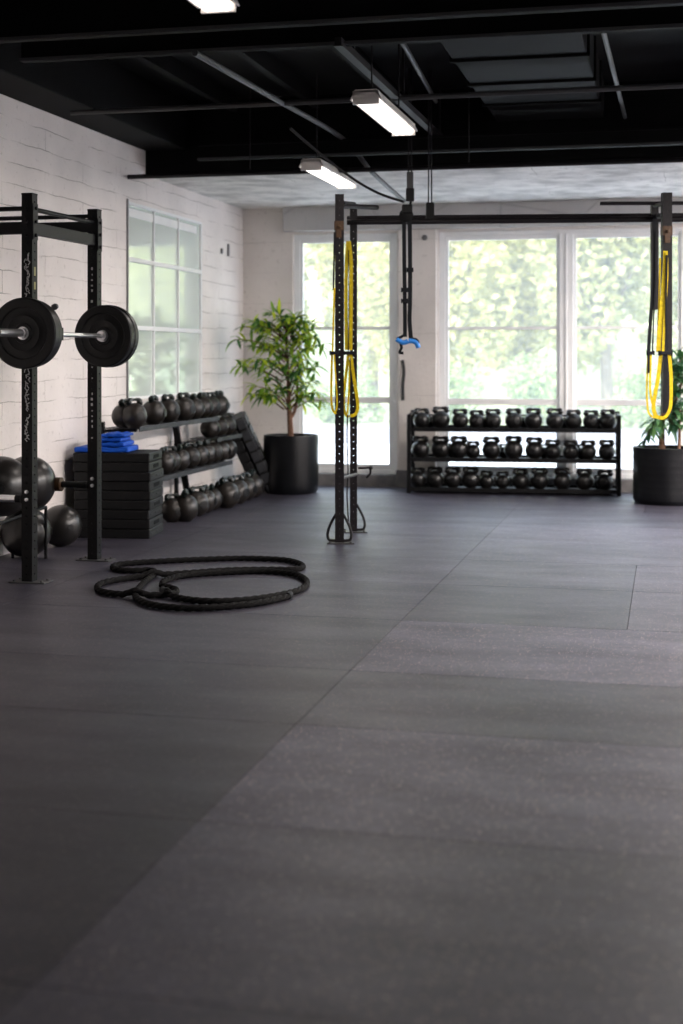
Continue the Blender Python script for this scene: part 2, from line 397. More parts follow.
# far wall: solid piers and lintel, two tall glazed openings
def X(px): return FY * dir_at(px)
ZTOP = z_at(420, 232, FY)
ZSILL = z_at(360, 474, FY)
D0, D1 = X(293), X(397)
W0 = X(438.5); W1 = 4.6
ZC = 3.25
bm = BM()
box(bm, -5.2, D0, FY, FY + .3, -.02, ZC + .9); box(bm, D1, W0, FY, FY + .3, -.02, ZC + .9)
box(bm, W1, RX + .3, FY, FY + .3, -.02, ZC + .9); box(bm, D0, D1, FY, FY + .3, ZTOP, ZC + .9); box(bm, W0, W1, FY, FY + .3, ZTOP, ZC + .9)
struct('wall_far', bm, M['wallF'])
bm = BM(); box(bm, X(285), RX, FY - .10, FY, ZTOP + .03, ZC); struct('trim_3', bm, M['lintel'], bevel=.01)
# shallow pier between the openings and in the corner
bm = BM(); box(bm, X(399), X(437), FY - .05, FY, .12, ZTOP + .03); struct('trim_4', bm, M['wallF'], bevel=.01)
bm = BM(); box(bm, D0, D1, FY - .04, FY + .3, -.02, ZSILL); box(bm, W0, W1, FY - .04, FY + .3, -.02, ZSILL); struct('trim_5', bm, M['sill'], bevel=.01)
bm = BM(); box(bm, D1, W0, FY - .07, FY, 0, .2); box(bm, wallx(FY), D0, FY - .03, FY, 0, .08); struct('baseboard_far', bm, M['sill'], bevel=.008)
def glazed(name, x0, x1, verticals, horizontals, mull):
    t = thing(name, None, None, ((x0 + x1) / 2, FY + .1, ZSILL), 0, None, 'structure')
    y0, y1 = FY + .05, FY + .13; f = .07
    bm = BM(); box(bm, x0, x0 + f, y0, y1, ZSILL, ZTOP); box(bm, x1 - f, x1, y0, y1, ZSILL, ZTOP)
    box(bm, x0 + f, x1 - f, y0, y1, ZTOP - .05, ZTOP); box(bm, x0 + f, x1 - f, y0, y1, ZSILL, ZSILL + .05)
    rel(struct('window_frame', bm, M['white'], t, bevel=.006), t)
    edges = [x0 + f] + [v for m in mull for v in (m[0], m[1])] + [x1 - f]
    for a, b in mull:
        bm = BM(); box(bm, a, b, y0 - .02, y1, ZSILL + .05, ZTOP - .05); box(bm, (a + b) / 2 - .012, (a + b) / 2 + .012, y0 - .035, y0 - .02, ZSILL + .05, ZTOP - .05)
        rel(struct('mullion', bm, M['white'], t, bevel=.006), t)
    for a, b in zip(edges[::2], edges[1::2]):
        s = .035
        bm = BM(); box(bm, a, a + s, y0 + .015, y1 - .015, ZSILL + .05, ZTOP - .05); box(bm, b - s, b, y0 + .015, y1 - .015, ZSILL + .05, ZTOP - .05)
        box(bm, a + s, b - s, y0 + .015, y1 - .015, ZTOP - .10, ZTOP - .05); box(bm, a + s, b - s, y0 + .015, y1 - .015, ZSILL + .05, ZSILL + .11)
        sash = rel(struct('sash', bm, M['white'], t, bevel=.004), t)
        for hz, th in horizontals:
            bm = BM(); box(bm, a + s, b - s, y0 + .02, y1 - .02, hz - th, hz + th); rel(struct('glazing_bar', bm, M['white'], t, bevel=.003), t)
        bm = BM(); box(bm, a + s, b - s, y0 + .045, y0 + .051, ZSILL + .11, ZTOP - .10); rel(struct('pane', bm, M['glass'], t), t)
hA, hB = z_at(500, 328, FY), z_at(500, 402, FY)
glazed('window_1', D0, D1, None, ((z_at(350, 328, FY), .018), (z_at(350, 400, FY), .035)), [])
glazed('window_2', W0, W1, None, ((hA, .016), (hB, .035)), [(X(559), X(573)), (X(681), X(695)), (1.75, 1.91), (3.15, 3.31)])

# right wall and back wall (outside the frame)
bm = BM(); SW0, SW1 = 2.0, 3.3
wy = ((4.4, 7.6), (8.2, 11.4), (12.0, 15.2)); last = BY
for a, b in wy:
    box(bm, RX, RX + .3, last, a, -.02, 4.1); box(bm, RX, RX + .3, a, b, -.02, SW0); box(bm, RX, RX + .3, a, b, SW1, 4.1); last = b
box(bm, RX, RX + .3, last, FY + .3, -.02, 4.1); struct('wall_right', bm, M['wallL'])
for i, (a, b) in enumerate(wy):  # unseen windows added so that daylight brightens the left wall
    t = thing('window_%d' % (4 + i), None, None, (RX + .1, (a + b) / 2, SW0), 0, None, 'structure')
    bm = BM(); box(bm, RX + .06, RX + .14, a, a + .06, SW0, SW1); box(bm, RX + .06, RX + .14, b - .06, b, SW0, SW1)
    box(bm, RX + .06, RX + .14, a + .06, b - .06, SW0, SW0 + .06); box(bm, RX + .06, RX + .14, a + .06, b - .06, SW1 - .06, SW1); box(bm, RX + .07, RX + .13, (a + b) / 2 - .03, (a + b) / 2 + .03, SW0 + .06, SW1 - .06)
    rel(struct('window_frame', bm, M['white'], t, bevel=.005), t)  # frame of the added unseen window
    bm = BM(); box(bm, RX + .095, RX + .10, a + .06, b - .06, SW0 + .06, SW1 - .06); rel(struct('pane', bm, M['clear'], t), t)
bm = BM(); box(bm, -5.4, RX + .3, BY - .3, BY, -.02, 4.1); struct('wall_back', bm, M['wallF'])
# ceilings
SLY = 12.7
bm = BM(); box(bm, -5.4, RX + .3, BY - .3, SLY, 3.95, 4.1); struct('ceiling', bm, M['deck'])
bm = BM(); box(bm, -5.3, RX + .3, SLY + .12, FY + .3, ZC, ZC + .2); struct('ceiling', bm, M['conc'])
bm = BM(); box(bm, wallx(SLY), RX, SLY, SLY + .12, ZC, 3.98); struct('trim_6', bm, M['black'])
# soffit box along the left wall
bm = BM(); lwbox(bm, 0, .42, BY, SLY, 3.48, 3.96); struct('trim_7', bm, M['black'], bevel=.01)

def ibeam(name, x0, x1, y, z, h, w, label, tz=.018):
    t = thing(name, label, 'beam', (x0, y, z))
    bm = BM(); box(bm, 0, x1 - x0, -.01, .01, tz, h - tz); obj('web', bm, M['black'], t)
    bm = BM(); box(bm, 0, x1 - x0, -w / 2, w / 2, 0, tz); f = obj('flange', bm, M['black'], t, bevel=.003)
    bm = BM(); box(bm, 0, x1 - x0, -w / 2, w / 2, h - tz, h); obj('flange', bm, M['black'], t, bevel=.003)
    bm = BM(); box(bm, 0, x1 - x0, -w / 2 - .003, -w / 2, .002, tz + .004); obj('worn_edge', bm, M['edge'], t)
    return t
ibeam('steel_beam', -4.26, RX, 8.13, 3.49, .46, .07, 'black steel ceiling beam, the nearest one, crossing the top of the view')
ibeam('steel_beam', -4.25, RX, 8.72, 3.49, .46, .07, 'black steel ceiling beam just behind the nearest beam')
ibeam('steel_beam', -4.22, RX, SLY - .42, 3.31, 15e-2, .07, 'black steel beam under the edge of the lower concrete ceiling')
def pipe(name, pts, r, mat, label, cat='pipe', group=None, seg=8):
    bm = BM(); tube(bm, pts, r, seg); return tag(obj(name, bm, mat, smooth=True), label, cat, group)
pipe('ceiling_pipe', [(-4.69, 10.5, 3.47), (RX, 10.5, 3.49)], .022, M['edge'], 'thin dark pipe crossing the ceiling between the steel beams')
pipe('ceiling_pipe', [(-4.88, 12.2, 3.17), (RX, 12.2, 3.17)], .022, M['rig'], 'thin black pipe under the pale concrete ceiling')
for x in range(-4, 6, 2):
    bm = BM(); tube(bm, [(x + .3, 12.2, 3.17), (x + .3, 12.2, 3.95)], .006, 6); obj('pipe_hanger', bm, M['rig'], bpy.data.objects['ceiling_pipe.001'])
# longitudinal conduits and rails
a = W(338, 45, 1.97 * F / (HOR - 45)); b = W(447, 146, 1.97 * F / (HOR - 146))
rail = thing('ceiling_rail', 'long dark metal rail running above the upper tube light', 'rail', (a.x, a.y, a.z))
d = b - a
bm = BM(); mt = Matrix.Rotation(math.atan2(-d.x, d.y), 4, 'Z'); L_ = d.length
box(bm, -.022, .022, 0, L_, 0, .05, mt); box(bm, -.03, .03, 0, L_, -.006, 0, mt); obj('channel', bm, M['rig'], rail)
for q in (.1, .5, .9):
    bm = BM(); box(bm, -.008, .008, L_ * q, L_ * q + .016, .06, .46, mt); obj('hanger_rod', bm, M['rig'], rail)
pts = [W(195, 53, 1.97 * F / (HOR - 53)), W(270, 96, 1.97 * F / (HOR - 96)), W(342, 138, 1.97 * F / (HOR - 138)), W(372, 172, 1.70 * F / (HOR - 172)), W(404, 201, 1.62 * F / (HOR - 201))]
pipe('conduit', smooth_path(pts, 6), .022, M['edge'], 'steel conduit slanting down from the black ceiling to the hanging straps')
pts = [W(290, 128, 11.5), W(318, 152, 11.8), W(352, 178, 12.0), W(378, 193, 12.1), W(404, 202, 12.05)]
pipe('cable', smooth_path(pts, 6), .012, M['rig'], 'black cable sagging beside the conduit towards the hanging straps', 'cable')
pts = [W(385, 88, 10.2), W(390, 70, 9.8), W(378, 50, 9.3), W(384, 46, 9.0)]
pipe('conduit', [at_Y(600, 8.8, 3.6), at_Y(625, 12.5, 3.6)], .018, M['edge'], 'thin conduit on the black ceiling at the right of the view')
pipe('conduit', [at_Y(382, 8.8, 3.75), at_Y(436, 12.2, 3.75)], .02, M['edge'], 'thin conduit on the black ceiling to the right of the long rail')
# duct and purlins
bm = BM(); box(bm, -1.5, -.55, 9.1, 12.6, 3.62, 3.945)
for y in (9.9, 10.8, 11.7): box(bm, -1.52, -.53, y, y + .03, 3.60, 3.945)
tag(obj('air_duct', bm, M['black'], bevel=.01), 'wide flat black air duct under the ceiling, right of the middle', 'duct')
for k, x in enumerate((-4.0, -3.2, -2.45, .2, 1.2)):
    bm = BM(); box(bm, x, x + .07, 8.9, 12.55, 3.80, 3.95)
    tag(obj('joist', bm, M['black'], bevel=.004), ['black ceiling joist nearest the left wall', 'black ceiling joist, second from the left wall', 'black ceiling joist beside the conduit above the tube lights', 'black ceiling joist just right of the wide duct', 'black ceiling joist furthest right'][k], 'joist', 'ceiling joists')

# ------------------------------------------------------------------ lamps
def tube_light(x, y0, y1, z, label, power, tm='tube'):
    t = thing('tube_light', label, 'light', (x, y0, z), 0, 'tube lights under the ceiling'); L_ = y1 - y0
    bm = BM()
    prof = [(-.11, 0), (-.075, .07), (.075, .07), (.11, 0), (.10, -.002), (.07, .05), (-.07, .05), (-.10, -.002)]
    a = [bm.verts.new((p, 0, q)) for p, q in prof]; b = [bm.verts.new((p, L_, q)) for p, q in prof]
    for k in range(8): bm.faces.new((a[k], a[(k + 1) % 8], b[(k + 1) % 8], b[k]))
    for e in (a, b):
        bm.faces.new([e[i] for i in (0, 1, 6, 7)]); bm.faces.new([e[i] for i in (1, 2, 5, 6)]); bm.faces.new([e[i] for i in (2, 3, 4, 5)])
    box(bm, -.09, .09, 0, .02, -.03, .06); box(bm, -.09, .09, L_ - .02, L_, -.03, .06)
    obj('housing', bm, M['housing'], t)
    for sx in (-.052, 0, .052):
        bm = BM(); tube(bm, [(sx, .025, -.005), (sx, L_ - .025, -.005)], .022, 10); obj('tube', bm, M[tm], t, smooth=True)
    for yy in (.2, L_ - .2):
        bm = BM(); tube(bm, [(0, yy, .07), (0, yy, (3.25 if y0 + yy > SLY else 3.95) - z)], .006, 6); obj('hanger_rod', bm, M['rig'], t)
    li = bpy.data.lights.new('tube_glow', 'AREA'); li.shape = 'RECTANGLE'; li.size = .16; li.size_y = L_ - .1; li.energy = power; li.color = (1, .90, .83)
    lo = bpy.data.objects.new('tube_glow', li); C.objects.link(lo); lo.parent = t; lo.location = (0, L_ / 2, -.035)
    return t
P = 14
tube_light(-1.99, 9.25, 10.65, 3.24, 'lit white tube light, the larger and higher one right of centre', P)
tube_light(-2.96, 11.55, 12.9, 3.12, 'lit white tube light, the lower one left of the hanging straps', P)
tube_light(-2.2, 5.5, 6.72, 3.26, 'lit white tube light cut by the top edge of the view', 4)
for x, y in ((2.6, 7.0), (2.6, 9.8), (2.6, 12.9)):  # unseen lamps added to brighten the left wall and the pier
    tube_light(x, y, y + 1.3, 3.15, 'lit white tube light hanging outside the view', 270, 'tube_strong')

# ------------------------------------------------------------------ perforated steel
def perf_tube(bm, w, z0, z1, pitch, hr, mat=None, faces=(0, 1, 2, 3), start=0):
    """square tube, walls pierced by a row of round holes"""
    n = int((z1 - z0) // pitch); rest = (z1 - z0 - n * pitch) / 2
    def V(f, u, z, dpt=0):
        h = w / 2
        p = {0: Vector((u, -h + dpt, z)), 1: Vector((h - dpt, u, z)), 2: Vector((-u, h - dpt, z)), 3: Vector((-h + dpt, -u, z))}[f]
        return bm.verts.new(mat @ p if mat is not None else p)
    h = w / 2
    for f in range(4):
        for (a, b) in ((z0, z0 + rest), (z1 - rest, z1)):
            if b - a > 1e-4: bm.faces.new([V(f, -h, a), V(f, h, a), V(f, h, b), V(f, -h, b)])
        for k in range(n):
            a = z0 + rest + k * pitch; c = a + pitch / 2
            out = [V(f, u, z) for u, z in ((-h, a), (0, a), (h, a), (h, c), (h, a + pitch), (0, a + pitch), (-h, a + pitch), (-h, c))]
            if f in faces:
                r = hr
                inn = [V(f, r * math.cos(t), c + r * math.sin(t)) for t in [R_(q) for q in (225, 270, 315, 0, 45, 90, 135, 180)]]
                dd = [V(f, r * math.cos(t), c + r * math.sin(t), .004) for t in [R_(q) for q in (225, 270, 315, 0, 45, 90, 135, 180)]]
                for i in range(8):
                    j = (i + 1) % 8
                    bm.faces.new((out[i], out[j], inn[j], inn[i])); bm.faces.new((inn[i], inn[j], dd[j], dd[i]))
            else: bm.faces.new(out)
    T = [(-h, -h), (h, -h), (h, h), (-h, h)]
    for z in (z0, z1):
        bm.faces.new([bm.verts.new(mat @ Vector((x, y, z)) if mat is not None else Vector((x, y, z))) for x, y in T])
    bmesh.ops.remove_doubles(bm, verts=bm.verts, dist=1e-5)

# ------------------------------------------------------------------ squat rack at the left
P1 = W(29.5, 582, 9.33); P2 = W(94.5, 560, 10.34); P1.z = P2.z = 0
e1 = (P2 - P1); span = e1.length; e1.normalize(); ang = math.atan2(e1.y, e1.x) - math.pi / 2     # local Y = e1
rack = thing('squat_rack', 'black perforated steel squat rack standing at the left, loaded barbell on its hooks', 'squat rack', P1, ang)
H = 2.59; w = .077
DEEP = 1.15
for (x, y) in ((0, 0), (0, span), (-DEEP, 0), (-DEEP, span)):
    bm = BM(); perf_tube(bm, w, .008, H - .01, .055, .0070, Matrix.Translation((x, y, 0))); u = obj('upright', bm, M['rack'], rack)
    bm = BM(); box(bm, x - .12, x + .14, y - .07, y + .07, 0, .009)
    pl = obj('base_plate', bm, M['edge'], u, bevel=.003)
    bm = BM()
    for dx, dy in ((-.09, -.045), (.11, -.045), (-.09, .045), (.11, .045)):
        lathe(bm, [(.011, .009), (.011, .018), (.006, .02)], 6, Matrix.Translation((x + dx, y + dy, 0)))
    obj('bolt', bm, M['edge'], pl)
    bm = BM(); box(bm, x - w / 2 - .002, x + w / 2 + .002, y - w / 2 - .002, y + w / 2 + .002, H - .012, H); obj('cap', bm, M['rack'], u, bevel=.002)
def beam(name, p, q, hw, hh, parent, mat=None):
    p, q = Vector(p), Vector(q); d = (q - p); s, u = frame_of(d); d.normalize()
    bm = BM(); vs = []
    for c in (p, q):
        vs.append([bm.verts.new(c + s * a * hw + u * b * hh) for a, b in ((-1, -1), (1, -1), (1, 1), (-1, 1))])
    for k in range(4): bm.faces.new((vs[0][k], vs[0][(k + 1) % 4], vs[1][(k + 1) % 4], vs[1][k]))
    bm.faces.new(vs[0][::-1]); bm.faces.new(vs[1])
    return obj(name, bm, mat or M['rack'], parent, bevel=.003)
h = w / 2
zt, zb = 2.49, 2.36
beam('crossbar', (0, h, zb), (0, span - h, zb), .025, .04, rack)
beam('crossbar', (-h, 0, zb), (-DEEP + h, 0, zb), .025, .04, rack)
beam('crossbar', (-h, span, zb + .10), (-DEEP + h, span, zb + .10), .025, .04, rack)
for p, q in (((0, h, zt), (0, span - h, zt)), ((-h, 0, zt), (-DEEP + h, 0, zt)), ((-h, span, zt + .05), (-DEEP + h, span, zt + .05))):
    bm = BM(); tube(bm, [p, q], .016, 10); obj('pull_up_bar', bm, M['rack'], rack, smooth=True)
beam('base_rail', (-DEEP, h, .06), (-DEEP, span - h, .06), .03, .03, rack)
# gusset plates with bolts at the joints
for y, sgn in ((0, 1), (span, -1)):
    bm = BM()
    box(bm, h, h + .006, y - .035, y + .035, 2.28, 2.52)
    for zz in (2.31, 2.40, 2.49):
        lathe(bm, [(.012, 0), (.012, .012), (.006, .014)], 6, Matrix.Translation((h + .006, y, zz)) @ Matrix.Rotation(R_(90), 4, 'Y'))
        lathe(bm, [(.012, 0), (.012, .012), (.006, .014)], 6, Matrix.Translation((0, y - h, zz)) @ Matrix.Rotation(R_(90), 4, 'X'))
    obj('bracket', bm, M['rack'], rack)
# hooks carrying the bar
BARX, BARZ = .188, 1.65
for y in (0, span):
    bm = BM(); r = .022
    box(bm, h, BARX - .03, y - .03, y + .03, BARZ - .05, BARZ - .035 + .02)
    box(bm, BARX - .03, BARX + .045, y - .03, y + .03, BARZ - .038, BARZ - .0175)
    box(bm, h + .001, h + .008, y - .034, y + .034, BARZ - .12, BARZ + .16)
    vs = box(bm, BARX + .033, BARX + .045, y - .03, y + .03, BARZ - .03, BARZ + .045)
    obj('bar_hook', bm, M['rack'], rack, bevel=.003)
bm = BM(); lathe(bm, [(.009, 0), (.009, .13), (.02, .14), (.022, .16), (.014, .175)], 12, Matrix.Translation((h, 0, BARZ + .13)) @ Matrix.Rotation(R_(70), 4, 'Y')); obj('hook_pin', bm, M['edge'], rack, smooth=True)
# storage horns low on the uprights
for y, m_, cap in ((0, M['chrome'], M['rack']), (span, M['rack'], M['bronze'])):
    zz = .554
    bm = BM(); lathe(bm, [(.035, 0), (.035, .012), (.026, .02), (.026, .06)], 20, Matrix.Translation((-h, y, zz)) @ Matrix.Rotation(R_(-90), 4, 'Y')); hn = obj('storage_horn', bm, M['rack'], rack, smooth=True)
    bm = BM(); lathe(bm, [(.024, .06), (.024, .25)], 20, Matrix.Translation((-h, y, zz)) @ Matrix.Rotation(R_(-90), 4, 'Y')); g = obj('sleeve', bm, m_, hn, smooth=True)
    bm = BM(); lathe(bm, [(.030, .22), (.052, .225), (.052, .27), (.03, .28)], 20, Matrix.Translation((-h, y, zz)) @ Matrix.Rotation(R_(-90), 4, 'Y')); obj('end_cap', bm, cap, hn, smooth=True)
    for dz in (-.0, .05):
        bm = BM(); lathe(bm, [(.013, 0), (.013, .01), (.006, .012)], 8, Matrix.Translation((0, y - h, zz + dz)) @ Matrix.Rotation(R_(90), 4, 'X')); obj('bolt', bm, M['chrome'], rack)
# worn illegible lettering down the near faces of the front uprights
rs = random.Random(3)
def scribble(x, y, z0, z1, wd):
    bm = BM(); z = z0
    while z < z1:
        u = x + rs.uniform(-wd, wd) * .5; hh = rs.uniform(.008, .02)
        pts = [(u + rs.uniform(-.012, .012), y, z), (u + rs.uniform(-.014, .014), y, z + hh), (u + rs.uniform(-.01, .014), y, z + hh * 1.6)]
        tube(bm, pts, .0030, 4); z += hh * .9
    return bm
for z0, z1 in ((1.90, 2.18), (1.14, 1.43), (.94, 1.10)):
    obj('worn_lettering', scribble(.002, -h - .001, z0, z1, .022), M['mark'], rack)
bm = BM(); z = .90  # pale dashes painted in for light showing through the far upright's holes
while z < 2.15:
    if rs.random() < .75: box(bm, -.008 + rs.uniform(-.004, .004), .004, span - h - .001, span - h - .0003, z, z + rs.uniform(.008, .022))
    z += .040
obj('worn_dashes', bm, M['mark'], rack)
bm = BM()
for z0, z1 in ((1.95, 2.0), (2.04, 2.10)): box(bm, h + .0002, h + .001, -.012, .012, z0, z1)
obj('badge', bm, M['badge'], rack)

# barbell: along local Y, beside the uprights
def rp(x, y, z): return rack_m @ Vector((x, y, z))
rack_m = Matrix.Translation(P1) @ Matrix.Rotation(ang, 4, 'Z')
bar = thing('barbell', 'chrome barbell resting in the hooks of the black squat rack', 'barbell', rp(BARX, 0, BARZ), ang)
ry = Matrix.Rotation(R_(-90), 4, 'X')     # local z -> +y
YN, YF = -.34, .76                        # inner plate positions
bm = BM(); lathe(bm, [(.0165, YN), (.0165, YF + .02)], 20, ry); obj('shaft', bm, M['chrome'], bar, smooth=True)
bm = BM(); lathe(bm, [(.023, YF + .02), (.025, YF + .03), (.025, YF + .145), (.015, YF + .146), (.015, YF + .30), (.025, YF + .31), (.025, YF + .42), (.02, YF + .425)], 24, ry); obj('sleeve', bm, M['chrome'], bar, smooth=True)
bm = BM(); lathe(bm, [(.015, YN - .46), (.025, YN - .455), (.025, YN - .01), (.02, YN)], 24, ry); obj('sleeve', bm, M['chrome'], bar, smooth=True)
bm = BM(); lathe(bm, [(.026, YN - .155), (.034, YN - .153), (.034, YN - .133), (.026, YN - .131)], 24, ry); obj('collar', bm, M['chrome'], bar, smooth=True)
bm = BM(); lathe(bm, [(.026, YF - .028), (.038, YF - .026), (.038, YF - .012), (.026, YF - .010)], 24, ry); obj('collar', bm, M['chrome'], bar, smooth=True)
def plate(y, R, th, label):
    t = thing('weight_plate', label, 'weight plate', rp(BARX, y, BARZ), ang, 'bumper plates on the barbell')
    bm = BM(); k = th / 2
    prof = [(.0262, -k), (.062, -k), (.066, -k + .008), (.090, -k + .009), (.112, -k + .003), (.120, -k + .009), (.160, -k + .009), (.168, -k), (R - .008, -k), (R, -k + .008),
            (R, k - .008), (R - .008, k), (.168, k), (.160, k - .009), (.120, k - .009), (.112, k - .003), (.09, k - .009), (.066, k - .008), (.062, k), (.0262, k)]
    lathe(bm, prof, 64, ry, closed=True); obj('disc', bm, M['bumper'], t, smooth=True)
    bm = BM(); lathe(bm, [(.0256, -k - .002), (.042, -k - .002), (.042, -k + .004), (.0256, -k + .004)], 32, ry, closed=True)
    obj('hub_ring', bm, M['chrome'], t, smooth=True)
    return t
plate(YN - .096, .226, .062, 'front black bumper plate of the pair on the near end of the barbell')
plate(YN - .032, .218, .060, 'rear black bumper plate of the pair on the near end of the barbell')
plate(YF + .034, .222, .064, 'front black bumper plate of the pair on the far end of the barbell')
plate(YF + .102, .226, .066, 'rear black bumper plate of the pair on the far end, just before the far upright')

# ------------------------------------------------------------------ rubber slam balls beside the left wall
def ball(p, R, label, name='medicine_ball'):
    t = thing(name, label, 'ball', (p.x, p.y, p.z - R), random.uniform(0, 6), 'rubber balls beside the left wall')
    bm = BM(); bmesh.ops.create_uvsphere(bm, u_segments=40, v_segments=24, radius=R)
    for v in bm.verts:
        if v.co.z < -R * .97: v.co.z = -R * .985
        la = math.asin(max(-1, min(1, v.co.z / v.co.length)));
        if abs(abs(la) - .45) < .05: v.co *= .988
        v.co.z += R * .985
    obj('shell', bm, M['ball'], t, smooth=True)
    bm = BM(); tq = Matrix.Translation((0, -R * .994, R)) @ Matrix.Rotation(R_(90), 4, 'X'); lathe(bm, [(R * .16, -.004), (R * .16, .003), (R * .12, .004)], 20, tq); obj('valve_patch', bm, M['bumper'], t, smooth=True)
    return t
ball(W(26, 532, 10.5), .1875, 'matte black rubber ball on the floor below the largest ball, behind the near upright')
q = W(61, 520, 11.1); q.z = .165; ball(q, .165, 'black rubber ball on the floor between the two squat rack uprights')
BQ = W(28, 483, 10.4); ball(BQ, .206, 'large shiny black ball on the low ball rack, just behind the near upright')
BP = W(1, 486, 9.8); ball(BP, .212, 'large black ball on the low ball rack, cut by the left edge of the view')
# low ball rack
br0 = BQ
zr = BQ.z - .206 * math.cos(R_(35)) - .012
axis = BP - BQ; axis.z = 0; axis.normalize(); perp = Vector((-axis.y, axis.x, 0))
rk = thing('ball_rack', 'low black tube rack holding the two large balls by the left wall', 'ball rack', (br0.x, br0.y, 0))
rx = .206 * math.sin(R_(35)) + .008
for s in (-1, 1):
    base = Vector((0, 0, 0)) + perp * (s * rx)
    p0 = base - axis * .03; p1 = base + axis * 1.3
    bm = BM(); tube(bm, [(p0.x, p0.y, zr), (p1.x, p1.y, zr)], .012, 10); obj('rail', bm, M['rack'], rk, smooth=True)
    for q in (p0, p1):
        bm = BM(); tube(bm, [(q.x, q.y, 0), (q.x, q.y, zr)], .012, 10); obj('leg', bm, M['rack'], rk, smooth=True)

# ------------------------------------------------------------------ stack of rubber step blocks
f0 = 11.55
c0 = W(150, 539, f0); c0.z = 0
yaw_b = R_(YAW - 5)
lay = .0785
bw, bd = .645, .50
for k in range(9):
    dx, dy, dr = random.uniform(-.008, .008), random.uniform(-.008, .008), random.uniform(-.008, .008)
    pos = Vector((math.cos(yaw_b) * (dx - bw / 2) - math.sin(yaw_b) * (dy + bd / 2), math.sin(yaw_b) * (dx - bw / 2) + math.cos(yaw_b) * (dy + bd / 2), 0)) + c0
    t = thing('step_block', 'black rubber step block, ' + ('bottom one' if k == 0 else 'topmost, under the blue mat,' if k == 8 else ORD[k] + ' from bottom') + ' of the stack by the wall', 'step block', (pos.x, pos.y, k * lay), yaw_b + dr, 'stacked step blocks')
    bm = BM(); box(bm, -bw / 2, bw / 2, -bd / 2, bd / 2, .0, lay - .002); obj('slab', bm, M['foam'], t, bevel=.010, seg=3)
    bm = BM()
    if k in (1, 3, 5, 7, 8):
        box(bm, bw / 2 - .002, bw / 2 + .003, -.10, .10, .022, .054)
        obj('hand_slot', bm, M['black'], t, bevel=.008)
    else:
        for q in (-.2, -.02, .16): box(bm, bw / 2 - .002, bw / 2 + .003, q, q + .08, .03, .045)
        obj('side_rib', bm, M['foamgrey'], t, bevel=.002)
# blue folded mat on top
bp = W(106, 440, 11.8)
t = thing('folded_mat', 'bright blue folded mat lying on top of the black step stack', 'mat', (bp.x, bp.y, 9 * lay - .002), yaw_b)
def wavy(x0, x1, y0, y1, z, th, ph):
    bm = BM(); n = 14; top = []; bot = []
    for i in range(n + 1):
        x = x0 + (x1 - x0) * i / n; dz = .005 * math.sin(i * 1.1 + ph)
        top.append([bm.verts.new((x, y, z + th + dz)) for y in (y0, y1)]); bot.append([bm.verts.new((x, y, z + dz * .3 + .001)) for y in (y0, y1)])
    for i in range(n):
        bm.faces.new((top[i][0], top[i + 1][0], top[i + 1][1], top[i][1])); bm.faces.new((bot[i][0], bot[i][1], bot[i + 1][1], bot[i + 1][0]))
        bm.faces.new((top[i][0], bot[i][0], bot[i + 1][0], top[i + 1][0])); bm.faces.new((top[i][1], top[i + 1][1], bot[i + 1][1], bot[i][1]))
    bm.faces.new((top[0][0], top[0][1], bot[0][1], bot[0][0])); bm.faces.new((top[n][0], bot[n][0], bot[n][1], top[n][1]))
    return bm
obj('bottom_fold', wavy(-.22, .24, -.20, .18, 0.003, .042, 0), M['blue'], t, smooth=True, bevel=.012, seg=3)
obj('middle_fold', wavy(-.02, .20, -.18, .19, .050, .035, 1), M['blue'], t, smooth=True, bevel=.012, seg=3)
obj('middle_fold', wavy(-.05, .17, -.16, .18, .090, .035, 2), M['blue'], t, smooth=True, bevel=.012, seg=3)
obj('top_fold', wavy(.00, .20, -.17, .16, .129, .028, 3), M['blue'], t, smooth=True, bevel=.010, seg=3)

# ------------------------------------------------------------------ kettlebells
def make_kb(R, label, body_m, handle_m, group, hw=.62, hh=.75, hr=.2):
    t = thing('kettlebell', label, 'kettlebell', (0, 0, 0), 0, group)
    bm = BM(); prof = []
    z0 = -R * .93
    for k in range(0, 19):
        a = -math.pi / 2 + math.pi * k / 18
        r, z = R * math.cos(a), R * math.sin(a)
        if z < z0: continue
        prof.append((max(r, .002), z - z0))
    prof = [(prof[0][0] * .9, 0)] + prof
    lathe(bm, prof, 28); obj('body', bm, body_m, t, smooth=True)
    tp = R * .93
    w2 = R * hw; ht = tp + R + R * hh
    pts = [(-w2 * .86, 0, tp + R * .62), (-w2 * 1.08, 0, tp + R * 1.0), (-w2 * 1.02, 0, ht - R * .22), (-w2 * .72, 0, ht - R * .03), (0, 0, ht), (w2 * .72, 0, ht - R * .03), (w2 * 1.02, 0, ht - R * .22), (w2 * 1.08, 0, tp + R * 1.0), (w2 * .86, 0, tp + R * .62)]
    sp = smooth_path(pts, 4); n = len(sp)
    rad = [R * hr * (.5 + .8 * math.sin(2 * math.pi * i / (n - 1)) ** 2) for i in range(n)]
    bm = BM(); tube(bm, sp, rad, 10); obj('handle', bm, handle_m, t, smooth=True)
    bm = BM(); lathe(bm, [(R * .34, 0), (R * .34, .003), (R * .30, .004)], 20, Matrix.Translation((0, -R * .985, tp)) @ Matrix.Rotation(R_(90), 4, 'X')); obj('weight_disc', bm, M['bumper'], t, smooth=True)
    return t
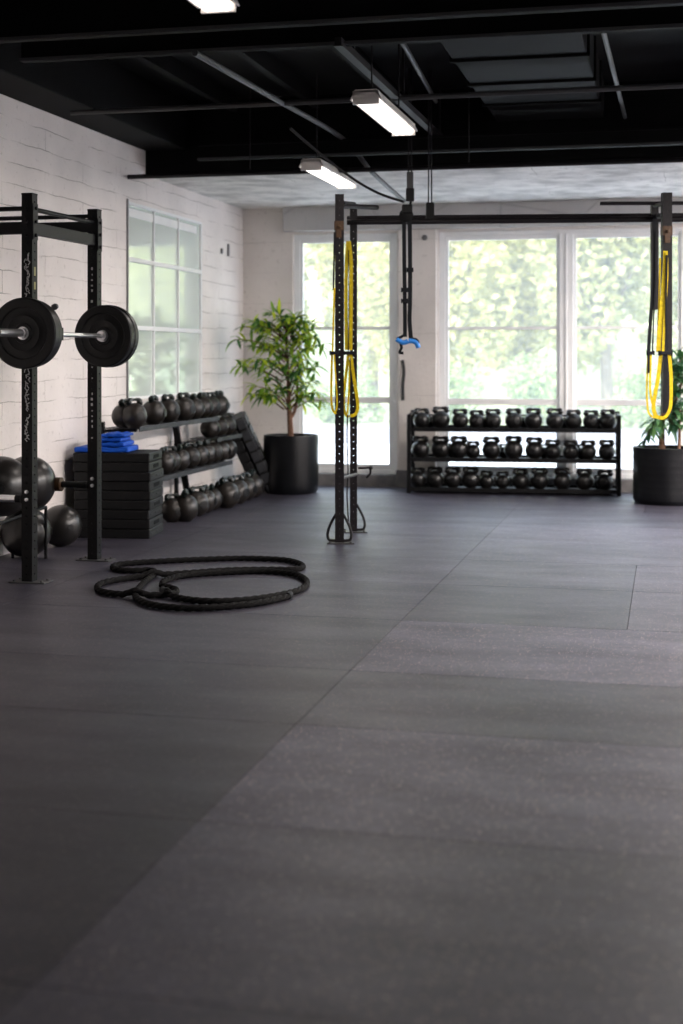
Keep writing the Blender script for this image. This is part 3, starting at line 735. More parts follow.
# back rack by the windows
A = W(409, 492, 15.45); B = W(619, 495.5, 15.1); A.z = B.z = 0
e = (B - A); RL = e.length; ra = math.atan2(e.y, e.x)
rack2 = thing('kettlebell_rack', 'black three-shelf kettlebell rack standing in front of the far windows', 'rack', A, ra)
RD = .40
SH = (.055, .385, .715); RH = .87
for x in (0, RL):
    for y in (0, RD):
        bm = BM(); box(bm, x - .022, x + .022, y - .022, y + .022, 0, RH + (.03 if y else 0)); obj('post', bm, M['rack'], rack2, bevel=.003)
    beam('end_rail', (x, .022, RH - .02), (x, RD - .022, RH), .015, .015, rack2)
for z in SH:
    bm = BM(); box(bm, .022, RL - .022, -.02, RD, z - .012, z - .006); box(bm, .022, RL - .022, -.022, -.016, z - .035, z + .012); box(bm, .022, RL - .022, RD - .004, RD, z - .03, z + .02)
    obj('shelf', bm, M['rack'], rack2, bevel=.002)
grp = 'kettlebells on the rack by the far windows'
kb0 = make_kb(.088, '', M['kb'], M['kb'], grp, .64, .26, .30)
rows = {2: (70, 127, 184, 232, 280, 340, 398, 459, 513, 563, 611), 1: (67, 127, 180, 222, 275, 340, 400, 453, 505, 555, 608), 0: (58, 110, 162, 215, 262, 308, 360, 415, 480, 544, 603)}
sizes = {2: (.086, .094, .085, .080, .086, .088, .090, .090, .084, .082, .086), 1: (.094, .094, .095, .074, .094, .098, .093, .084, .082, .082, .085), 0: (.086, .090, .090, .092, .076, .074, .088, .092, .092, .090, .086)}
nm = {2: 'top', 1: 'middle', 0: 'bottom'}
used = False
inv = (Matrix.Translation(A) @ Matrix.Rotation(ra, 4, 'Z')); rr = random.Random(5)
for s in (2, 1, 0):
    prevx = -1
    for i, q in enumerate(rows[s]):
        lx = (q - 37) / (641 - 37) * RL; sc = sizes[s][i] / .088 * 1.09
        p = inv @ Vector((lx, .15, SH[s] - .006)); rz = ra + rr.uniform(-.5, .5)
        lab = 'black kettlebell, front line of the %s window-side shelf, %s' % (nm[s], 'leftmost' if i == 0 else 'rightmost' if i == 10 else ORD[i] + ' from the left')
        if not used:
            kb0.location = p; kb0.rotation_euler = (0, 0, rz); kb0.scale = (sc,) * 3; kb0['label'] = lab; used = True
        else: dup(kb0, p, (0, 0, rz), lab, sc)
# a second line of small kettlebells behind, glimpsed between the front ones
cnt = 0
for s in (2, 1, 0):
    for i, q in enumerate((98, 158, 256, 310, 370, 428, 486, 538, 587)):
        if (i + s) % 2: continue
        lx = (q - 37) / (641 - 37) * RL
        p = inv @ Vector((lx, .31, SH[s] - .006))
        dup(kb0, p, (0, 0, ra + rr.uniform(-.4, .4)), 'small kettlebell in the rear line of the %s window-side shelf, %s from left' % (nm[s], ORD[i // 2]), .74)

# wall-side rack and its larger kettlebells
wr = math.atan(.026)
def wp(px, off, z): Y = solveY(px, off); return Vector((wallx(Y) + off, Y, z))
base = lw(.3, 12.6, 0)
rack3 = thing('kettlebell_rack', 'black rack with slanted struts along the left wall, full of kettlebells', 'rack', base, 0)
def LW(off, Y, z): return lw(off, Y, z) - base
def lshelf(name, o0, o1, y0, y1, z):
    bm = BM(); vs = []
    for (a, b, c, d, ee, ff) in ((o0, o1, y0, y1, z - .012, z - .004), (o1, o1 + .006, y0, y1, z - .035, z + .008)):
        v8 = [bm.verts.new(LW(o, y, zz)) for o in (a, b) for y in (c, d) for zz in (ee, ff)]
        for fz in ((0, 1, 3, 2), (4, 6, 7, 5), (0, 4, 5, 1), (2, 3, 7, 6), (0, 2, 6, 4), (1, 5, 7, 3)): bm.faces.new([v8[i] for i in fz])
    obj(name, bm, M['foamgrey'], rack3, bevel=.002)
lshelf('shelf', .10, .42, solveY(139, .42), solveY(219, .42), .885); lshelf('shelf', .12, .50, solveY(160, .5), solveY(232, .5), .425); lshelf('short_shelf', .12, .42, solveY(206, .3), solveY(231, .3), .668)
for y in (11.45, 13.35):
    beam('strut', LW(.10, y - .12, .88), LW(.10, y + .32, .0), .03, .02, rack3)
    beam('strut', LW(.06, y + .05, 0), LW(.06, y + .05, .93), .022, .018, rack3)
    for zz in (.87, .41): beam('shelf_arm', LW(.06, y + .05, zz - .02), LW(.38, y + .05, zz - .01), .018, .014, rack3)
grp = 'large kettlebells on the rack along the left wall'
kbL = make_kb(.112, '', M['kbl'], M['kbh'], grp, .5, .24, .2)
used = False
def place(px, off, z, R, lab, rot):
    global used
    p = wp(px, off, z); sc = R / .112
    if not used:
        kbL.location = p; kbL.rotation_euler = rot; kbL.scale = (sc,) * 3; kbL['label'] = lab; used = True
    else: dup(kbL, p, rot, lab, sc)
ks = 3.1045
top = [(199, .26, .110), (230, .36, .114), (290, .28, .116), (335, .28, .117), (383, .29, .120), (414, .28, .112), (441, .28, .114), (466, .28, .112), (492, .28, .116)]
for i, (q, off, R) in enumerate(top):
    place(60 + q / ks, off, .881, R, 'black kettlebell on the top left-wall shelf, %s' % ('nearest the camera' if i == 0 else 'furthest from the camera' if i == 8 else ORD[i] + ' from near end'), (0, 0, rr.uniform(.9, 1.9)))
mid = [(322, .36), (340, .36), (370, .36), (402, .36), (430, .36), (452, .36), (474, .36), (497, .36), (519, .36)]
for i, (q, off) in enumerate(mid):
    place(60 + q / ks, off, .421, .108, 'black kettlebell on the middle left-wall shelf, %s' % ('nearest the camera' if i == 0 else 'furthest from the camera' if i == 8 else ORD[i] + ' from near end'), (0, 0, rr.uniform(.9, 1.9)))
for i, (q, off) in enumerate(((466, .27), (494, .27), (517, .27))):
    place(60 + q / ks, off, .664, .104, 'black kettlebell on the short extra shelf of the left-wall rack, ' + ['nearest', 'middle', 'furthest'][i], (0, 0, rr.uniform(.9, 1.9)))
bot = [(348, .40, .112), (388, .50, .128), (424, .46, .122), (449, .44, .116), (470, .43, .110), (490, .40, .110), (518, .52, .135), (550, .50, .128), (575, .48, .126), (596, .46, .130)]
for i, (q, off, R) in enumerate(bot):
    place(60 + q / ks, off + .10, 0, R, 'large black kettlebell on the floor under the left-wall rack, %s' % ('nearest the camera' if i == 0 else 'furthest from the camera' if i == 9 else ORD[i] + ' from near end'), (0, 0, rr.uniform(.7, 1.9)))

# two ridged block mats leaning beside the far end of the wall rack
b0 = floor_pt(276, 492); tdir = (W(233, 414, 15.15) - W(268, 489, 15.3))
for k in range(2):
    s = -Vector((cy_, sy_, 0)); Lz = tdir.normalized()
    nx = Lz.cross(Vector((-sy_, cy_, 0))).normalized()           # thickness direction, roughly across the view
    ny = nx.cross(Lz).normalized()
    if nx.x < 0: nx = -nx
    wq = Matrix((( nx.x, ny.x, Lz.x), (nx.y, ny.y, Lz.y), (nx.z, ny.z, Lz.z))).to_4x4()
    bb = b0 - nx * (.02 + .15 * (1 - k)) ; bb.z = .0
    t = thing('ridged_mat', ('front' if k else 'rear') + ' black ridged rubber mat leaning by the plant pot, ' + ('nearer the pot' if k else 'nearer the kettlebells'), 'mat', bb, 0, 'ridged block mats leaning by the wall rack')
    bm = BM(); LL = tdir.length * (1.0 if k else .98)
    n = 7
    off = .035
    box(bm, -.06, .045, -.19, .19, off, LL + off, wq)
    obj('core', bm, M['foam'], t, bevel=.012, seg=3)
    for i in range(n):
        bm = BM(); a = off + LL * i / n + .012; c = off + LL * (i + 1) / n - .012
        box(bm, .035, .072, -.18, .18, a, c, wq); box(bm, -.045, .05, -.215, -.18, a, c, wq)
        obj('ridge', bm, M['foamgrey'] if k else M['foam'], t, bevel=.006)

# ------------------------------------------------------------------ battle rope
zs = [(573, 152), (560, 160), (480, 177), (380, 187), (290, 190), (215, 184), (165, 170), (152, 150), (172, 122), (205, 93), (190, 85), (150, 86), (112, 85), (90, 79), (105, 69), (200, 61), (330, 55), (450, 52), (560, 57), (607, 71), (590, 82), (500, 83), (400, 85), (300, 92), (210, 99), (130, 107), (65, 119), (47, 133), (66, 146), (130, 153), (205, 154), (255, 149), (263, 140), (245, 133), (224, 127), (236, 112), (290, 99), (400, 91), (500, 88), (580, 95), (617, 112), (612, 132), (570, 148), (480, 164), (380, 171), (300, 167), (245, 155), (226, 140)]
pts = [floor_pt(80 + x / 2.732, 540 + y / 2.732 + 2, .0) for x, y in zs]
path = smooth_path(pts, 16)
rad = .0205
zz = []
for i, p in enumerate(path):
    z = rad
    for j in range(0, i - 24):
        if (path[j] - p).to_2d().length < rad * 1.5: z = rad * 2.7; break
    zz.append(z)
for _ in range(10): zz = [sum(zz[max(0, i - 1):i + 2]) / len(zz[max(0, i - 1):i + 2]) for i in range(len(zz))]
for p, z in zip(path, zz): p.z = z
# resample evenly so that the twist is regular
ev = [path[0]]
for a, b in zip(path[:-1], path[1:]):
    d = (b - a).length; n = max(1, int(d / .012))
    for k in range(1, n + 1): ev.append(a.lerp(b, k / n))
t = thing('battle_rope', 'thick black twisted battle rope lying in loose loops on the floor', 'rope', (path[0].x, path[0].y, 0))
bm = BM(); tube(bm, [p - t.location for p in ev], rad, 12, lobes=34); obj('strands', bm, M['rope'], t, smooth=False)
bm = BM(); q = [p - t.location for p in ev[:14]]; tube(bm, q, rad * 1.15, 12); obj('end_sleeve', bm, M['webbing'], t, smooth=True)
bm = BM(); q = [p - t.location for p in ev[-14:]]; tube(bm, q, rad * 1.15, 12); obj('end_sleeve', bm, M['webbing'], t, smooth=True)

# ------------------------------------------------------------------ pull-up rig
FA = 2100 / 186.0; FB = 2100 / 175.0
PA = W(339.5, 543, FA); PA.z = 0; PB = W(356, 532, FB); PB.z = 0
QA = W(666.5, 193, 11.18); QB = W(654.5, 205, 11.83)
rig = thing('pull_up_rig', 'dark perforated steel pull-up rig in the middle of the room with long twin crossbars', 'pull-up rig', PA, R_(YAW))
rm = (Matrix.Translation(PA) @ Matrix.Rotation(R_(YAW), 4, 'Z')).inverted()
def G(v): return rm @ Vector(v)
def post(wpos, z0, z1, w, mat=None, name='upright'):
    g = G((wpos.x, wpos.y, 0)); bm = BM(); perf_tube(bm, w, z0, z1, .06, .0052, Matrix.Translation((g.x, g.y, 0)))
    u = obj(name, bm, mat or M['rig'], rig); return u, g
uA, gA = post(PA, .008, 2.81, .072); uB, gB = post(W(353.5, 532, FB), .008, 2.80, .062)
PE = W(760, 500, 11.75); uE, gE = post(PE, .008, 2.80, .072)
post(QA, 1.5 - (413 - HOR) / F * 11.18, 2.81, .074, None, 'hanging_post'); post(QB, 1.9, 2.80, .058, None, 'hanging_post')
for u, g in ((uA, gA), (uB, gB), (uE, gE)):
    bm = BM(); box(bm, g.x - .10, g.x + .12, g.y - .08, g.y + .08, 0, .009); pl = obj('base_plate', bm, M['edge'], u, bevel=.003)
    bm = BM()
    for dx, dy in ((-.075, -.055), (.09, -.055), (-.075, .055), (.09, .055)): lathe(bm, [(.01, .009), (.01, .018), (.006, .02)], 6, Matrix.Translation((g.x + dx, g.y + dy, 0)))
    obj('bolt', bm, M['edge'], pl)
# twin crossbars and the thin upper one
def bar_between(name, p, q, r, mat=None):
    p, q = G(p), G(q); bm = BM(); tube(bm, [p, q], r, 12); return obj(name, bm, mat or M['rig'], rig, smooth=True)
yo = Vector((-sy_, cy_, 0))
for (ya, yb, r, dd) in ((217.5, 215.0, .020, .05), (222.4, 219.6, .024, -.02)):
    p = W(347, ya, FB) + yo * dd; q = W(770, yb - 1, 11.72) + yo * dd
    bar_between('crossbar', p, q, r)
bar_between('upper_crossbar', W(600, 203.5, 11.75), W(770, 202.8, 11.62), .016)
bar_between('short_arm', W(340, 206, FA + .05), W(377, 207.5, 11.9), .02)
bar_between('short_arm', W(343, 203, FA), W(354, 204, FB), .018)
bar_between('short_arm', W(666, 203, 11.18), W(654, 206, 11.83), .018)
bar_between('short_arm', W(666, 217, 11.18), W(656, 216, 11.83), .018)
bar_between('brace', W(342, 478, FA), W(357, 474, FB), .014, M['edge'])
# brass coloured clamps near the tops
for c, ww, yy in ((W(339, 227, FA), .078, 0), (W(666.5, 232, 11.18), .080, 0)):
    g = G(c); bm = BM(); k = ww / 2
    box(bm, g.x - k, g.x + k, g.y - k, g.y + k, g.z - .03, g.z + .045); box(bm, g.x - k * .6, g.x + k * .5, g.y - k - .004, g.y - k, g.z - .09, g.z + .03)
    lathe(bm, [(.014, 0), (.014, .018), (.008, .022)], 8, Matrix.Translation((g.x, g.y - k - .004, g.z)) @ Matrix.Rotation(R_(90), 4, 'X'))
    obj('clamp', bm, M['bronze'], rig, bevel=.003)
# side hook low on the rear upright
bm = BM(); g = G(W(358, 468, FB))
tube(bm, smooth_path([g, g + Vector((.06, 0, 0)), g + Vector((.10, 0, .0)), g + Vector((.105, 0, -.045)), g + Vector((.07, 0, -.085))], 5), .010, 8)
tube(bm, [g + Vector((.10, 0, .012)), g + Vector((.118, 0, -.01))], .018, 10)
obj('side_hook', bm, M['rig'], rig, smooth=True)
# curved steel lugs at the feet
for g, sides in ((gA, (-1, 1)), (gB, (1,))):
    for sx in sides:
        x0 = g.x + sx * .034; bm = BM()
        pl = [(x0 - sx * .01, .24), (x0 + sx * .015, .20), (x0 + sx * .048, .13), (x0 + sx * .062, .07), (x0 + sx * .052, .03), (x0 + sx * .02, .022), (x0 - sx * .01, .022)]
        tube(bm, smooth_path([(x, g.y - .01, z) for x, z in pl], 5), .011, 8); obj('foot_lug', bm, M['rig'], rig, smooth=True)

# suspension straps
def strap_thing(label, loc, group='suspension straps'):
    return thing('suspension_strap', label, 'strap', loc, 0, group)
def loc_pts(pl, f, t): return [W(x, y, f) - Vector(t.location) for x, y in pl]
SW = .026
def band(name, pl, f, t, mat, w=SW, n=6, wd=None):
    bm = BM(); ribbon(bm, smooth_path(loc_pts(pl, f, t), n), w, .004, wd or Vector((cy_, sy_, 0))); return obj(name, bm, mat, t)
def buckle(x, y, f, t, w=.08):
    p = W(x, y, f) - Vector(t.location); q = Matrix.Translation(p) @ Matrix.Rotation(R_(YAW), 4, 'Z')
    bm = BM(); box(bm, -w / 2, w / 2, -.014, .012, -.014, .014, q); box(bm, -w / 2 - .012, -w / 2, -.008, .006, -.02, .02, q); box(bm, w / 2, w / 2 + .012, -.008, .006, -.02, .02, q)
    return obj('buckle', bm, M['webbing'], t, bevel=.003)
f = FA - .09
t = strap_thing('yellow strap loop hanging on the left side of the front rig upright', W(334, 232, f))
band('black_strap', [(334.5, 232), (334, 260), (333.5, 290)], f, t, M['webbing'], .014)
band('yellow_strap', [(334.5, 288), (333.5, 320), (332.5, 352)], f, t, M['yellow'], .014)
band('yellow_strap', [(332.2, 352), (331.5, 375), (331.3, 398), (332.5, 409), (336, 414)], f, t, M['yellow'], .018)
band('yellow_strap', [(334, 352), (335.5, 375), (337, 398), (336.5, 409), (334, 413)], f - .01, t, M['yellow'], .012)
buckle(334, 353, f, t, .05)
f = FB - .10
t = strap_thing('yellow suspension strap hanging down the rear rig upright in a wide loop', W(348, 240, f))
band('yellow_strap', [(348, 241), (346.5, 262), (346, 300), (346.5, 350)], f, t, M['yellow'], .030)
band('yellow_strap', [(349, 241), (351, 262), (351, 300), (350.5, 350)], f - .006, t, M['yellow'], .030)
band('black_strap', [(348.7, 250), (348.8, 300), (348.6, 352)], f - .012, t, M['webbing'], .008)
buckle(350, 353, f - .01, t, .085)
band('yellow_strap', [(348.5, 352), (346, 375), (344, 395), (343.8, 408), (346.5, 415.5), (349.5, 416)], f, t, M['yellow'], .024)
band('yellow_strap', [(350.5, 352), (353.5, 375), (357, 397), (357.8, 408), (355, 414.5), (350, 416)], f - .006, t, M['yellow'], .026)
band('yellow_strap', [(349.5, 360), (349, 390), (347.5, 414)], f - .012, t, M['yellow'], .016)
band('black_strap', [(350, 358), (351, 375), (352.5, 395), (352, 408)], f - .016, t, M['webbing'], .008)
bm = BM(); tube(bm, smooth_path(loc_pts([(347.5, 415), (347, 440), (348, 470), (347, 495), (348.8, 525)], f, t), 5), .006, 8); obj('tail_cord', bm, M['webbing'], t, smooth=True)
f = 11.7
t = strap_thing('black strap with a thin yellow loop hanging from the crossbars at the right', W(654, 213, f))
band('black_strap', [(655, 214), (654.5, 250), (653.5, 280), (650.5, 320), (648.5, 352)], f, t, M['webbing'], .030)
band('black_strap', [(656, 230), (655.5, 280), (653.5, 320), (652.5, 352)], f - .01, t, M['webbing'], .012)
buckle(650.5, 353, f - .01, t, .045)
band('yellow_strap', [(648, 352), (647, 380), (647, 400), (648.5, 412), (653, 417), (658, 417)], f, t, M['yellow'], .015)
band('yellow_strap', [(651, 352), (650, 385), (652, 402), (656, 414)], f - .01, t, M['yellow'], .018)
band('black_strap', [(648.8, 352), (648.5, 373)], f - .02, t, M['webbing'], .02)
f = 11.0
t = strap_thing('yellow suspension strap looped round the hanging post at the right edge', W(665, 250, f))
band('yellow_strap', [(665.5, 251), (664.5, 275), (661.5, 310), (659.5, 335), (658.5, 352)], f, t, M['yellow'], .036)
band('yellow_strap', [(666.5, 252), (667, 275), (665, 310), (663, 352)], f - .008, t, M['yellow'], .020)
band('yellow_strap', [(660, 258), (659.5, 290), (658, 330), (657, 352)], f + .01, t, M['yellow'], .014)
band('black_strap', [(667, 255), (666, 300), (667, 350)], f - .014, t, M['webbing'], .014)
buckle(665.5, 353, f - .012, t, .09)
band('yellow_strap', [(661, 352), (658.5, 375), (655, 395), (653.5, 408), (656, 416), (662, 418)], f, t, M['yellow'], .030)
band('yellow_strap', [(669, 352), (671, 375), (671, 400), (669.5, 410), (665, 417), (660, 418)], f - .006, t, M['yellow'], .026)
band('black_strap', [(665, 352), (665.5, 380), (664.5, 412)], f - .012, t, M['webbing'], .026)
# black straps with blue grips in the middle
fm = 11.9
t = strap_thing('pair of black straps with blue grips hanging from the crossbar in the middle', W(407, 205, fm))
band('black_strap', [(404, 208), (404.2, 250), (404.8, 300), (405, 337)], fm, t, M['webbing'], .034)
band('black_strap', [(409.5, 208), (410.0, 250), (410, 300), (409.5, 320), (411, 339)], fm - .01, t, M['webbing'], .036)
for y in (270, 290, 301): buckle(404.5 if y != 270 else 410, y, fm - .015, t, .035)
bm = BM(); p = W(407, 210, fm) - Vector(t.location); q = Matrix.Translation(p) @ Matrix.Rotation(R_(YAW), 4, 'Z'); box(bm, -.045, .045, -.03, .04, -.03, .045, q); obj('hanger_block', bm, M['rack'], t, bevel=.01)
for pl in ([(396.5, 339), (400, 341.5), (404, 342.5), (408, 341)], [(408.5, 341), (412.5, 341), (416.5, 343), (418.5, 348)]):
    bm = BM(); tube(bm, smooth_path(loc_pts(pl, fm - .02, t), 4), [.022] * 13, 10); obj('blue_grip', bm, M['blue2'], t, smooth=True)
for pl in ([(400.5, 343), (401.5, 348), (399.5, 352.5), (403.5, 353)], [(396.5, 339), (402, 336.5), (405, 334)], [(411, 339), (416, 339.5), (418.5, 343)]):
    bm = BM(); tube(bm, smooth_path(loc_pts(pl, fm - .02, t), 4), .012, 8); obj('grip_strap', bm, M['webbing'], t, smooth=True)
# hangers from the ceiling
def hanger(px, f, y0, y1, label, z1):
    p = W(px, y1, f)
    t = thing('ceiling_hanger', label, 'hanger', p)
    bm = BM()
    for dx in (-.014, .014): tube(bm, [(dx * cy_, dx * sy_, .08), (dx * cy_ * .6, dx * sy_ * .6, z1 - p.z)], .006, 8)
    obj('hanger_cable', bm, M['rig'], t, smooth=True)
    return t, p
t, p = hanger(410, 11.9, 136, 199, 'pair of thin cables with a black pulley block above the blue-gripped straps', 3.95)
bm = BM(); box(bm, -.035, .035, -.02, .02, -.02, .09, Matrix.Rotation(R_(YAW), 4, 'Z')); tube(bm, [(-.0, 0, -.08), (0.01, 0, 0)], .012, 8); obj('pulley_block', bm, M['rack'], t, bevel=.004)
bm = BM(); box(bm, -.028, .028, -.016, .016, .09, .23, Matrix.Rotation(R_(YAW), 4, 'Z')); obj('turnbuckle', bm, M['edge'], t, bevel=.006)
bm = BM(); lathe(bm, [(.01, -.02), (.06, -.015), (.06, .015), (.01, .02)], 16, Matrix.Translation((-.11 * cy_ * .3, 0, -.14)) @ Matrix.Rotation(R_(90), 4, 'X')); obj('pulley_wheel', bm, M['rack'], t, smooth=True)
t, p = hanger(430, 11.95, 140, 212, 'twin thin rods with a black clamp holding the crossbars, right of the pulley', 3.95)
bm = BM(); box(bm, -.035, .035, -.03, .05, -.07, .08, Matrix.Rotation(R_(YAW), 4, 'Z')); obj('clamp', bm, M['rack'], t, bevel=.006)

# little wall marks: hooks and stains
bm = BM(); p = wp(221, 0, z_at(221, 251, solveY(221))); box(bm, 0, .02, -.02, .02, -.03, .03, Matrix.Translation(p)); tag(obj('wall_hook', bm, M['sill'], bevel=.006), 'small grey fixing on the left wall beyond the paned window, left of the two', 'wall fixing')
bm = BM(); p = wp(227.5, 0, z_at(227.5, 250, solveY(227.5))); box(bm, 0, .02, -.02, .02, -.07, .07, Matrix.Translation(p)); tag(obj('wall_hook', bm, M['sill'], bevel=.006), 'small upright grey fixing on the left wall, nearer the corner', 'wall fixing')
bm = BM(); p = at_Y(424.5, FY - .05, z_at(424.5, 238, FY)); lathe(bm, [(.035, 0), (.03, .02), (.015, .03)], 9, Matrix.Translation(p) @ Matrix.Rotation(R_(90), 4, 'X')); tag(obj('wall_bracket', bm, M['sill']), 'small dark fixing high on the pier between the windows', 'wall fixing')
bm = BM(); pl = [at_Y(x, FY - .055, z_at(x, y, FY)) for x, y in ((402.5, 360), (404, 372), (402.8, 385), (403.2, 400))]
tube(bm, smooth_path(pl, 5), .018, 8); tag(obj('cord', bm, M['foamgrey'], smooth=True), 'short grey cord hanging on the pier below the blue grips', 'cord')

# ------------------------------------------------------------------ plants
def leaflet(bm, p, d, L_, w, droop):
    d = d.normalized(); s = d.cross(Vector((0, 0, 1)));
    if s.length < .05: s = Vector((1, 0, 0))
    s.normalize(); pr = None; q = p.copy(); dd = d.copy(); n = 4
    ring = []
    for i in range(n + 1):
        t = i / n; ww = w * math.sin(math.pi * (.12 + .86 * t)) ** .8 if i < n else .001
        up = s.cross(dd).normalized()
        l, c, r = bm.verts.new(q - s * ww + up * ww * .25), bm.verts.new(q), bm.verts.new(q + s * ww + up * ww * .25)
        if ring: 
            a = ring[-1]; bm.faces.new((a[0], a[1], c, l)); bm.faces.new((a[1], a[2], r, c))
        ring.append((l, c, r)); q = q + dd * (L_ / n); dd = (dd + Vector((0, 0, -droop / n))).normalized()
def plant(name, label, base, potR, potH, trunk_pts, tips, mat, nleaf, rs, L0, pot_prof):
    t = thing(name, label, 'plant', base)
    bm = BM(); lathe(bm, pot_prof, 48); obj('pot', bm, M['pot'], t, smooth=True)
    bm = BM(); lathe(bm, [(.001, potH - .05), (potR * .9, potH - .055), (potR * .9, potH - .08)], 32)
    for v in bm.verts:
        v.co.z += rs.uniform(-.005, .008)
    obj('soil', bm, M['soil'], t)
    bm = BM()
    for tp, r0, r1 in trunk_pts:
        sp = smooth_path(tp, 6); tube(bm, sp, [r0 + (r1 - r0) * i / (len(sp) - 1) for i in range(len(sp))], 10)
    br = BM(); lf = BM()
    for (root, tip) in tips:
        root, tip = Vector(root), Vector(tip); mid = (root + tip) / 2 + Vector((0, 0, .10 * (tip - root).length))
        sp = smooth_path([root, mid, tip], 6); tube(bm, sp, [.010 * (1 - .7 * i / (len(sp) - 1)) for i in range(len(sp))], 6)
        n = nleaf
        for i in range(n):
            k = .35 + .65 * i / (n - 1); a = sp[min(len(sp) - 1, int(k * (len(sp) - 1)))]; b = sp[min(len(sp) - 1, int(k * (len(sp) - 1)) - 1)]
            d = (a - b).normalized() if (a - b).length > 1e-5 else Vector((0, 0, 1))
            hz = Vector((rs.uniform(-1, 1), rs.uniform(-1, 1), rs.uniform(-.7, .45)))
            leaflet(lf, a, d * .5 + hz, L0 * rs.uniform(.7, 1.25), L0 * rs.uniform(.09, .14), rs.uniform(.5, 1.3))
    obj('trunk', bm, M['bark'], t, smooth=True); br.free()
    obj('foliage', lf, mat, t, smooth=True)
    return t
# plant in the far left corner
fp = 15.5
pb = W(291, 490, fp); pb.z = 0
R, Hh = .305, .64
prof = [(.02, .0), (R * .90, 0), (R * .97, .03), (R, .12), (R * 1.0, Hh - .04), (R * .985, Hh), (R * .93, Hh), (R * .92, Hh - .10), (R * .5, Hh - .12)]
pr2 = []
def T(x, y, dy=0):
    return W(x, y, fp + dy) - pb
rs = random.Random(11)
def z3(x, y): return (220 + x / 5.12, 300 + y / 5.12)
trunk = [([Vector((0, 0, .57)), T(*z3(358, 610)), T(*z3(352, 520)), T(*z3(350, 430)), T(*z3(345, 300)), T(*z3(335, 170))], .035, .010),
         ([T(*z3(365, 600)), T(*z3(385, 560)), T(*z3(395, 480)), T(*z3(400, 330)), T(*z3(410, 200))], .022, .006),
         ([T(*z3(352, 430)), T(*z3(320, 350)), T(*z3(270, 260))], .014, .006)]
tipsz = [(75, 190), (115, 125), (165, 100), (205, 95), (270, 50), (300, 60), (345, 80), (400, 70), (450, 95), (490, 105), (500, 180), (470, 230), (530, 215), (95, 330), (130, 300), (185, 290), (240, 300), (210, 170), (260, 130), (150, 200), (445, 290), (500, 330), (430, 170), (140, 470), (180, 430), (220, 460), (250, 470), (300, 440), (400, 400), (450, 430), (500, 460), (535, 500), (430, 480), (330, 130), (370, 200), (300, 220), (410, 260), (480, 400), (240, 210), (330, 260), (195, 120), (320, 320), (460, 150), (400, 350), (390, 130), (420, 100), (380, 60), (190, 230), (230, 380)]
tips = []
for (x, y) in tipsz:
    yy = min(560, y + 90); rx_ = 352 + (x - 352) * .12
    dd = rs.uniform(-.38, .22)
    tips.append((T(*z3(rx_, max(170, yy)), 0), T(*z3(x, y + 12), dd)))
plant('potted_plant', 'leafy green tree-like plant in a dark round pot in the far left corner', pb, R, Hh, trunk, tips, M['leaf'], 17, rs, .175, prof)
# plant at the right edge
f2 = 14.4
pb2 = W(667, 503, f2 ); pb2.z = 0
R2, H2 = .345, .575
prof = [(.02, 0), (R2 * .92, 0), (R2 * .98, .03)]
for k in range(7):
    z = .05 + k * .07; prof += [(R2, z), (R2 * .992, z + .035), (R2, z + .06)]
prof += [(R2 * 1.0, H2), (R2 * .93, H2), (R2 * .92, H2 - .1), (R2 * .4, H2 - .12)]
def T2(x, y, dy=0): return W(x, y, f2 + dy) - pb2
trunk = [([T2(662, 452), T2(662, 430), T2(663, 412), T2(668, 385)], .036, .02), ([T2(663, 414), T2(676, 400), T2(684, 375)], .02, .008), ([T2(679, 452), T2(679.5, 430), T2(680, 408)], .018, .012)]
tips = []
for (x, y) in ((676, 362), (682, 370), (688, 365), (694, 380), (700, 390), (674, 380), (679, 390), (686, 400), (672, 400), (695, 370), (705, 400), (668, 415), (656, 420), (652, 428), (675, 410), (684, 415), (690, 425), (673, 425), (672, 370), (678, 376), (645, 440), (700, 360), (690, 350)):
    tips.append((T2(664 + (x - 664) * .25, min(418, y + 28)), T2(x, y, rs.uniform(-.3, .25))))
plant('potted_plant', 'dark leaved plant with a brown stem in a round black pot at the right edge', pb2, R2, H2, trunk, tips, M['leafdark'], 15, rs, .20, prof)

# ------------------------------------------------------------------ outside
bm = BM(); box(bm, -60, 60, FY + .3, 24.5, -.2, -.05); box(bm, RX + .3, 60, -30, FY + .3, -.2, -.05); tag(obj('terrace', bm, M['paving'], None), None, None, None, 'structure')  # slab right of the room is unseen, added to bounce sun inside
bm = BM(); box(bm, -60, 60, 24.5, 31.0, -.2, -.06); tag(obj('road', bm, M['asphalt'], None), None, None, None, 'structure')
bm = BM(); box(bm, -60, 60, 31.0, 90, -.2, -.03); tag(obj('lawn', bm, M['grass'], None), None, None, None, 'structure')
M['hill'] = pbr('wooded_hill', (.34, .37, .20), .9, 0, .9, .6, .2, (.62, .61, .38))
bm = BM(); gx, gy = 60, 26; vv = []
rh = random.Random(9)
for i in range(gx + 1):
    row = []
    for j in range(gy + 1):
        u = j / gy; row.append(bm.verts.new((-45 + i * 1.5, 42.5 + u * 30, -.1 + 15 * (math.sin(u * math.pi / 2)) + (rh.uniform(-.9, .9) if j else 0))))
    vv.append(row)
for i in range(gx):
    for j in range(gy): bm.faces.new((vv[i][j], vv[i + 1][j], vv[i + 1][j + 1], vv[i][j + 1]))
o = obj('hillside', bm, M['hill'], smooth=True); o['kind'] = 'structure'
